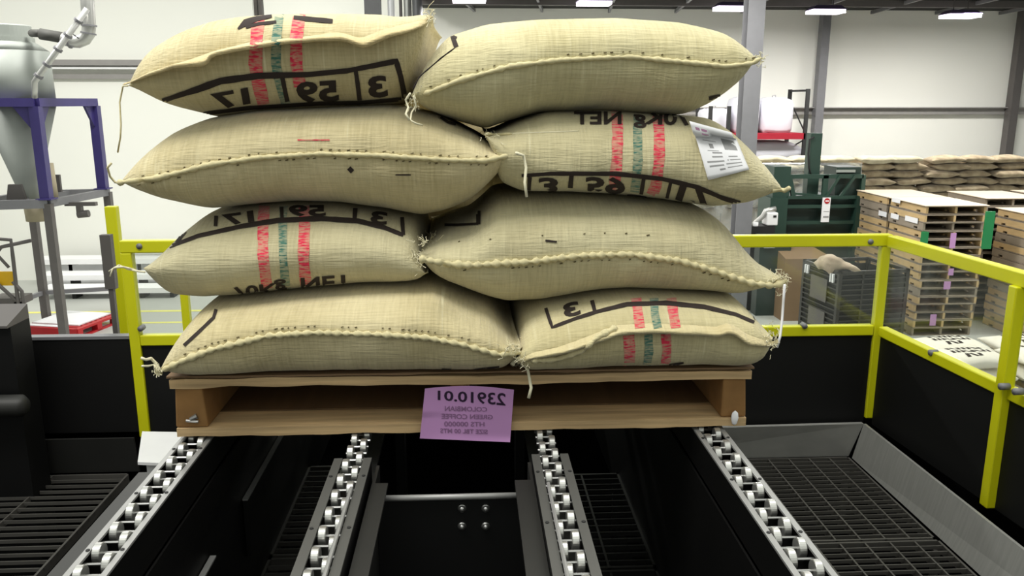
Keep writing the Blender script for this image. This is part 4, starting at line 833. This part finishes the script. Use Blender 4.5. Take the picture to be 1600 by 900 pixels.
p = atY(1262, 396, 14.6); b = MB(); b.hexa([(p.x-.4, 14.6, 0), (p.x+.4, 14.6, 0), (p.x+.4, 15.2, 0), (p.x-.4, 15.2, 0)], [(p.x-.4, 14.6, p.z-.1), (p.x+.5, 14.6, p.z-.1), (p.x+.35, 15.2, p.z+.02), (p.x-.4, 15.2, p.z+.02)]); tag(b.build('carton', 'card'), 'open brown carton in front of the green baling machine', 'carton')
# sacks on the pallet near the right fence
k = 0
zb = stack(6.55, 10.4, 1, 'low load of white printed sacks', 9, sheet=False)
stack(7.75, 10.5, 1, 'low load of white printed sacks, right half', 10, sheet=False)
wm_ = [soft_sack_mesh('printed_sack', 1.0, .68, .22, s*3.1, 'wsack') for s in range(3)]
ws = [(7.0, 10.75, 0), (8.05, 10.8, 0), (7.0, 11.35, 0), (8.1, 11.4, 0), (6.98, 10.8, 1), (8.1, 10.85, 1), (7.05, 11.4, 1), (8.2, 11.42, 1)]
wl = ['lower front left', 'lower front right', 'lower rear left', 'lower rear right', 'upper front left', 'upper front right', 'upper rear left', 'upper rear right']
for (x, y, l_), nm in zip(ws, wl):
    o = bpy.data.objects.new('printed_sack', rnd.choice(wm_)); COL.objects.link(o); o.location = (x, y, .145+.12+l_*.2); o.rotation_euler = (0, 0, rnd.uniform(-.1, .1)); tag(o, 'white sack with black print, %s on the pallet behind the right fence' % nm, 'sack', 'white printed sacks behind the right fence')
    if l_:
        bpy.context.view_layer.update(); me = o.data; mw = o.matrix_world.copy(); bvx = BVHTree.FromPolygons([mw @ v.co for v in me.vertices], [tuple(p_.vertices) for p_ in me.polygons])
        mks = []
        for txt, dx, dy, w_, h_ in (('I/III/I', 0, .13, .5, .1), ('II/I/III', .02, -.02, .55, .1), ('I/I', -.02, -.17, .22, .1)):
            V, Fc = text_mesh(txt, .03); vs = []
            for a_, c_ in V:
                h = bvx.ray_cast(Vector((x+dx-(a_-.5)*w_, y+dy-(c_-.5)*h_, 3)), Vector((0, 0, -1))); vs.append(h[0]+Vector((0, 0, .004)) if h[0] else Vector((x, y, .5)))
            mks.append((vs, Fc))
        b = MB()
        for vs, Fc in mks: b.add(vs, Fc)
        d_ = b.build('printed_lettering', 'ink', loc=(0, 0, 0)); d_.parent = o; d_.matrix_parent_inverse = mw.inverted()
# rack with bulk bags
R_ = thing('pallet_rack', 'dark pallet rack with red beams carrying white bulk bags near the far wall', 'rack', (9, 25, 0))
rl, rr = atY(1121, 200, 25).x, atY(1250, 200, 25).x; zbm = atY(1210, 212, 25).z; ztp = atY(1252, 139, 25).z
for x, y, zz_ in ((rr, 24.6, ztp), (rr, 26.0, ztp), (rl-.35, 24.6, ztp-.5), (rl-.35, 26.0, ztp-.5), (rl+.2, 24.6, ztp-.5)):
    MB().box((x-.05, y-.05, 0), (x+.05, y+.05, zz_)).build('upright', 'dark', R_)
MB().bar((rr, 24.6, ztp-.05), (rr, 26, ztp-.05), .05, .06).bar((rr, 24.6, zbm+.1), (rr, 26, ztp-.3), .03, .03).bar((rr, 24.6, zbm-.1), (rr, 26, zbm-.5), .03, .03).bar((rl-.35, 24.6, ztp-.7), (rl-.35, 26, zbm), .03, .03).bar((rl+.2, 24.6, ztp-1.2), (rl+.2, 26, zbm), .03, .03).build('bracing', 'dark', R_)
MB().box((rl-.35, 24.55, zbm-.09), (rr, 24.6, zbm+.09)).build('beam', 'redr', R_); MB().box((rl-.35, 26.0, zbm-.09), (rr, 26.05, zbm+.09)).build('beam', 'redr', R_)
MB().box((rl-.3, 24.6, zbm+.02), (rr-.06, 26, zbm+.09)).build('shelf_deck', 'redr', R_)
bi_ = 0
for px0, px1, top in ((1146, 1187, 152), (1189, 1240, 153), (1100, 1143, 170)):
    xa_, xb_ = atY(px0, 200, 24.8).x, atY(px1, 200, 24.8).x; zt3 = atY(1200, top, 25).z; zb3 = zbm+.10; b = MB(); n = 10; cx_ = (xa_+xb_)/2
    prof_ = [(0, .90), (.1, .98), (.5, 1.0), (.78, 1.0), (.92, .9), (1.0, .55)]
    for f_, s in prof_:
        for kk in range(28):
            a_ = 2*math.pi*kk/28; c_, s2_ = math.cos(a_), math.sin(a_); ex = .35; x = math.copysign(abs(c_)**ex, c_); y = math.copysign(abs(s2_)**ex, s2_)
            b.v.append(Vector((cx_+x*(xb_-xa_)/2*s, 25.25+y*.5*s, zb3+(zt3-zb3)*f_+.02*math.sin(kk*1.7))))
    for i in range(len(prof_)-1):
        for kk in range(28): a_, c_ = i*28+kk, i*28+(kk+1) % 28; b.f.append((a_, c_, c_+28, a_+28))
    b.f.append(tuple(range(28))[::-1]); b.f.append(tuple(range((len(prof_)-1)*28, len(prof_)*28)))
    o = b.build('bulk_bag', 'bulk', smooth=True, loc=(cx_, 25.25, zb3)); tag(o, ('white bulk bag on the rack just left of the wide grey column', 'white bulk bag on the rack right of the wide grey column', 'white bulk bag on the rack half hidden by the top right sack')[bi_], 'bulk bag', 'white bulk bags on the rack'); bi_ += 1
    MB().tube([(cx_-.15, 25, zt3-.04), (cx_-.13, 25, zt3+.07), (cx_-.05, 25, zt3+.08), (cx_-.03, 25, zt3-.04)], .02, 6).build('lifting_loop', 'grey', o)
# bags under the rack
o = bpy.data.objects.new('bulk_bundle', soft_sack_mesh('bulk_bundle', 2.3, .9, .75, 4.4, 'bulk')); COL.objects.link(o); o.location = (9.0, 25.2, zbm-.5); tag(o, 'bundle of white folded bulk bags under the red rack beams', 'bundle')
MB().box((8.0, 24.8, 0), (10.0, 25.6, zbm-.82)).build('crate_base', 'dark', R_)
# ================================================================== LEFT BACKGROUND
zp = 2.4; A_, Bc = atZ(75, 318, zp), atZ(168, 300, zp); ex = (Bc-A_); L0 = Vector((-7.95, 13.25, zp)); Cc = L0+ex
D_ = thing('hopper_platform', 'grey steel platform with tall legs under the hopper at far left', 'platform', (-7.2, 14.2, 0))
for nm, p in (('leg', A_), ('leg', Bc), ('leg', L0), ('leg', Cc)):
    MB().box((p.x-.06, p.y-.06, 0), (p.x+.06, p.y+.06, zp)).build('leg', 'steeld', D_)
MB().bar(A_, Bc, .1, .12).bar(L0, Cc, .1, .12).bar(A_, L0, .1, .14).bar(Bc, Cc, .1, .12).bar(A_.lerp(L0, .5), Bc.lerp(Cc, .5), .08, .1).build('deck_frame', 'steelg', D_)
za = atY(105, 500, 14).z
MB().bar(Z(Bc, .62), Z(Cc, .62), .06, .07).bar(Z(L0, .62), Z(Cc, .62), .06, .07).build('lower_brace', 'steelg', D_)
p = atY(24, 303, 13.6); MB().hexa([(p.x-.15, 13.6, zp+.06), (p.x+.15, 13.6, zp+.06), (p.x+.15, 13.66, zp+.06), (p.x-.15, 13.66, zp+.06)], [(p.x-.1, 13.6, zp+.3), (p.x+.1, 13.6, zp+.3), (p.x+.1, 13.66, zp+.3), (p.x-.1, 13.66, zp+.3)]).build('bracket', 'steeld', D_)
p = atY(91, 295, 14.8); MB().box((p.x-.06, 14.8, zp+.05), (p.x+.04, 14.86, zp+.35)).build('bracket', 'steeld', D_)
p = atY(120, 322, 14); MB().box((p.x-.2, 14, p.z-.0), (p.x+.3, 14.1, p.z+.06)).box((p.x-.02, 14, p.z-.16), (p.x+.06, 14.1, p.z)).tube([(p.x-.02, 14.05, p.z-.15), (p.x+.16, 14.05, p.z-.13)], .06, 10).build('hanging_actuator', 'steeld', D_)
E_ = thing('hopper_stand', 'blue purple steel frame standing on the grey platform around the hopper', 'frame', (-7.2, 14.2, zp+.06))
zf = atY(45, 160, A_.y).z
for p in (A_, Bc, L0, Cc):
    q = p.lerp((A_+Cc)/2, .06); MB().box((q.x-.075, q.y-.075, zp+.06), (q.x+.075, q.y+.075, zf-.06)).box((q.x-.12, q.y-.12, zp+.06), (q.x+.12, q.y+.12, zp+.08)).build('leg', 'blue', E_)
ctr = (A_+Cc)/2; a4 = [p.lerp(ctr, .06) for p in (A_, Bc, Cc, L0)]
b = MB()
for i in range(4): b.bar(Z(a4[i], zf), Z(a4[(i+1) % 4], zf), .15, .13)
b.build('top_ring', 'blue', E_)
for p, q in ((a4[0], a4[1]), (a4[1], a4[0]), (a4[0], a4[3])):
    d_ = (Z(q, 0)-Z(p, 0)).normalized(); s_ = Vector((-d_.y, d_.x, 0))*.02
    b0 = Z(p, zf-.06)+d_*.07; b = MB(); b.hexa([b0-s_, b0+s_, b0+s_+Vector((0, 0, -.35)), b0-s_+Vector((0, 0, -.35))], [b0-s_+d_*.25, b0+s_+d_*.25, b0+s_+d_*.02+Vector((0, 0, -.35)), b0-s_+d_*.02+Vector((0, 0, -.35))]); b.build('gusset', 'blue', E_)
hc = atY(28, 165, 14.1); cx_, cy_ = hc.x, 14.1
def hz(py): return atY(40, py, 14.1).z
O_ = thing('steel_hopper', 'tall grey steel hopper with a cylindrical lid and conical bottom at far left', 'hopper', (cx_, cy_, hz(300)))
MB().lathe([(.16, hz(312)), (.18, hz(290)), (.55, hz(166))], 36, (cx_, cy_)).build('cone', 'hop', O_, smooth=True)
MB().lathe([(.56, hz(166)+.01), (.55, hz(80))], 36, (cx_, cy_)).build('body', 'hop', O_, smooth=True); MB().lathe([(.55, hz(80)), (.36, hz(66))], 36, (cx_, cy_)).build('shoulder', 'hop', O_, smooth=True)
MB().lathe([(.36, hz(66)), (.36, hz(59)), (.33, hz(59)), (.33, hz(41)), (.30, hz(39))], 36, (cx_, cy_)).build('lid', 'hop', O_, smooth=False)
MB().lathe([(.19, zp-.35), (.2, zp-.08)], 24, (cx_+.1, cy_)).build('outlet_drum', 'tan', O_, smooth=True)
MB().tube([atY(75, 255, 13.9), atY(84, 320, 13.9)], [.08, .09], 12).build('side_chute', 'tan', O_, smooth=True)
hy = 13.65
tag(MB().tube([atY(50, 52, hy+.3), atY(60, 52, hy), atY(64, 53, hy)], .06, 12).tube([atY(63, 53, hy), atY(98, 59, hy)], .085, 14).build('ribbed_hose', 'hose', smooth=True), 'dark ribbed hose joining the hopper lid to the shiny elbow pipe', 'hose')
ps = [atY(98, 60, hy), atY(110, 64, hy), atY(122, 65, hy), atY(132, 61, hy), atY(138, 52, hy), atY(139, 40, hy), atY(137, 10, hy), atY(133, -60, hy)]
t = thing('elbow_pipe', 'shiny grey elbow pipe rising to the ceiling at far left', 'pipe', ps[0]); MB().tube(ps, .10, 14).build('pipe', 'chrome', t, smooth=True); 
for i in (1, 4, 5): MB().tube([ps[i]-(ps[i+1]-ps[i]).normalized()*.012, ps[i]+(ps[i+1]-ps[i]).normalized()*.012], .115, 14).build('joint_ring', 'steelg', t)
pa, pb = atY(136, 14, 13.3), atY(58, 122, 13.3); t = thing('slanted_tube', 'bright slanted steel tube running down beside the hopper', 'pipe', pb)
MB().tube([pa, pb, atY(54, 128, 13.3), atY(54, 140, 13.35), atY(54, 152, 13.4)], .045, 14).build('tube', 'chrome', t, smooth=True)
for f_ in (.17, .38, .58, .80, .97): q = pa.lerp(pb, f_); d_ = (pb-pa).normalized(); MB().tube([q-d_*.02, q+d_*.02], .068, 14).build('clamp_ring', 'steelg', t)
tag(MB().tube([atY(123, 36, 13.35), atY(112, 52, 13.4), atY(123, 60, 13.5)], .012, 6).build('thin_cable', 'steelg', smooth=True), 'thin grey cable looping beside the slanted steel tube', 'cable')
# benches
def bz(py, Y): return atY(150, py, Y).z
W_ = thing('white_benches', 'tiered white benches with dark legs standing on the floor behind the hopper platform', 'bench', (-7.5, 17.5, 0))
for i, (pt_, pb_, Y) in enumerate(((405, 413, 18.2), (430, 438, 17.6), (451, 459, 17.0))):
    xa_, xb_ = atY(55, 420, Y).x, atY((290, 290, 262)[i], 420, Y).x; z1_, z0_ = max(.12, bz(pt_, Y)), max(.05, bz(pb_, Y))
    MB().box((xa_, Y, z0_), (xb_, Y+.5, z1_)).build('bench_top', 'benchw', W_)
    b = MB()
    for px in (107, 215, 262):
        x = atY(px, 420, Y).x; b.box((x-.04, Y+.1, 0), (x+.04, Y+.4, z0_))
    b.build('legs', 'dark', W_)
MB().box((atY(55, 420, 18).x, 18.3, 0), (atY(280, 420, 18).x, 18.33, bz(415, 18.2))).build('back_board', 'pvc', W_)
for i, py in enumerate((397, 402)):
    p = atY(215, py-8, 18.7); MB().box((p.x-.2, 18.5+i*.15, p.z), (p.x+1.2, 18.6+i*.15, p.z+.03)).build('spare_board', 'benchw', W_)
MB().tube([(atY(200, 420, 18.6).x, 18.6, 0), (atY(200, 420, 18.6).x, 18.6, bz(392, 18.6))], .03, 8).tube([(atY(268, 420, 18.6).x, 18.6, 0), (atY(268, 420, 18.6).x, 18.6, bz(392, 18.6))], .03, 8).build('board_post', 'dark', W_)
# red plastic pallet with white sheets
r0 = atZ(114, 529, .0); V_ = thing('red_pallet', 'red plastic pallet with white sheets lying on the floor at left', 'pallet', (r0.x, r0.y, 0)); V_.rotation_euler.z = math.radians(-14)
def rb(name, boxes, m, par=V_):
    b = MB()
    for a_, c_ in boxes: b.box(a_, c_)
    o = b.build(name, m, loc=(0, 0, 0)); o.parent = par; return o
rb('deck', [((-1.0, y, .13), (.1, y+.09, .165)) for y in [k*.125 for k in range(9)]], 'red')
rb('side_rail', [((.04, 0, .0), (.12, 1.1, .03)), ((.04, 0, .13), (.12, 1.1, .17))], 'red')
rb('foot', [((x, y, 0), (x+.12, y+.12, .13)) for x in (-1.0, -.5, 0) for y in (0, .49, .97)], 'red')
rb('front_rail', [((-1.0, -.01, .02), (.1, .02, .17))], 'red')
ws_ = rb('white_sheets', [((-.95, .2, .17), (-.02, 1.05, .19)), ((-.95, .05, .17), (-.3, .16, .18))], 'white')
# yellow-guard steps at far left
Y_ = thing('step_frame', 'dark tubular step frame with a yellow plate at the far left edge', 'steps', (-8.2, 13, 0))
def lp(*a): return [atY(x, y, 13.6) for x, y in a]
MB().tube(lp((-20, 372), (17, 375), (20, 400), (28, 470), (40, 520)), .03, 8).build('side_tube', 'steeld', Y_, smooth=True)
MB().tube(lp((-10, 402), (2, 386), (48, 376)), .03, 8).tube(lp((-10, 392), (14, 418)), .025, 8).tube(lp((-10, 438), (26, 470)), .03, 8).tube(lp((20, 440), (34, 455), (42, 500)), .03, 8).build('handrail', 'steeld', Y_, smooth=True)
p = atY(11, 436, 13.65); MB().box((p.x-.25, 13.65, p.z-.11), (p.x+.12, 13.7, p.z+.12)).build('yellow_plate', 'yel2', Y_)
p = atY(12, 472, 13.6); MB().box((p.x-.3, 13.6, p.z-.06), (p.x+.2, 14, p.z+.06)).box((p.x-.3, 13.6, 0), (p.x-.2, 13.7, p.z)).box((p.x+.1, 13.6, 0), (p.x+.2, 13.7, p.z)).build('step', 'steeld', Y_)
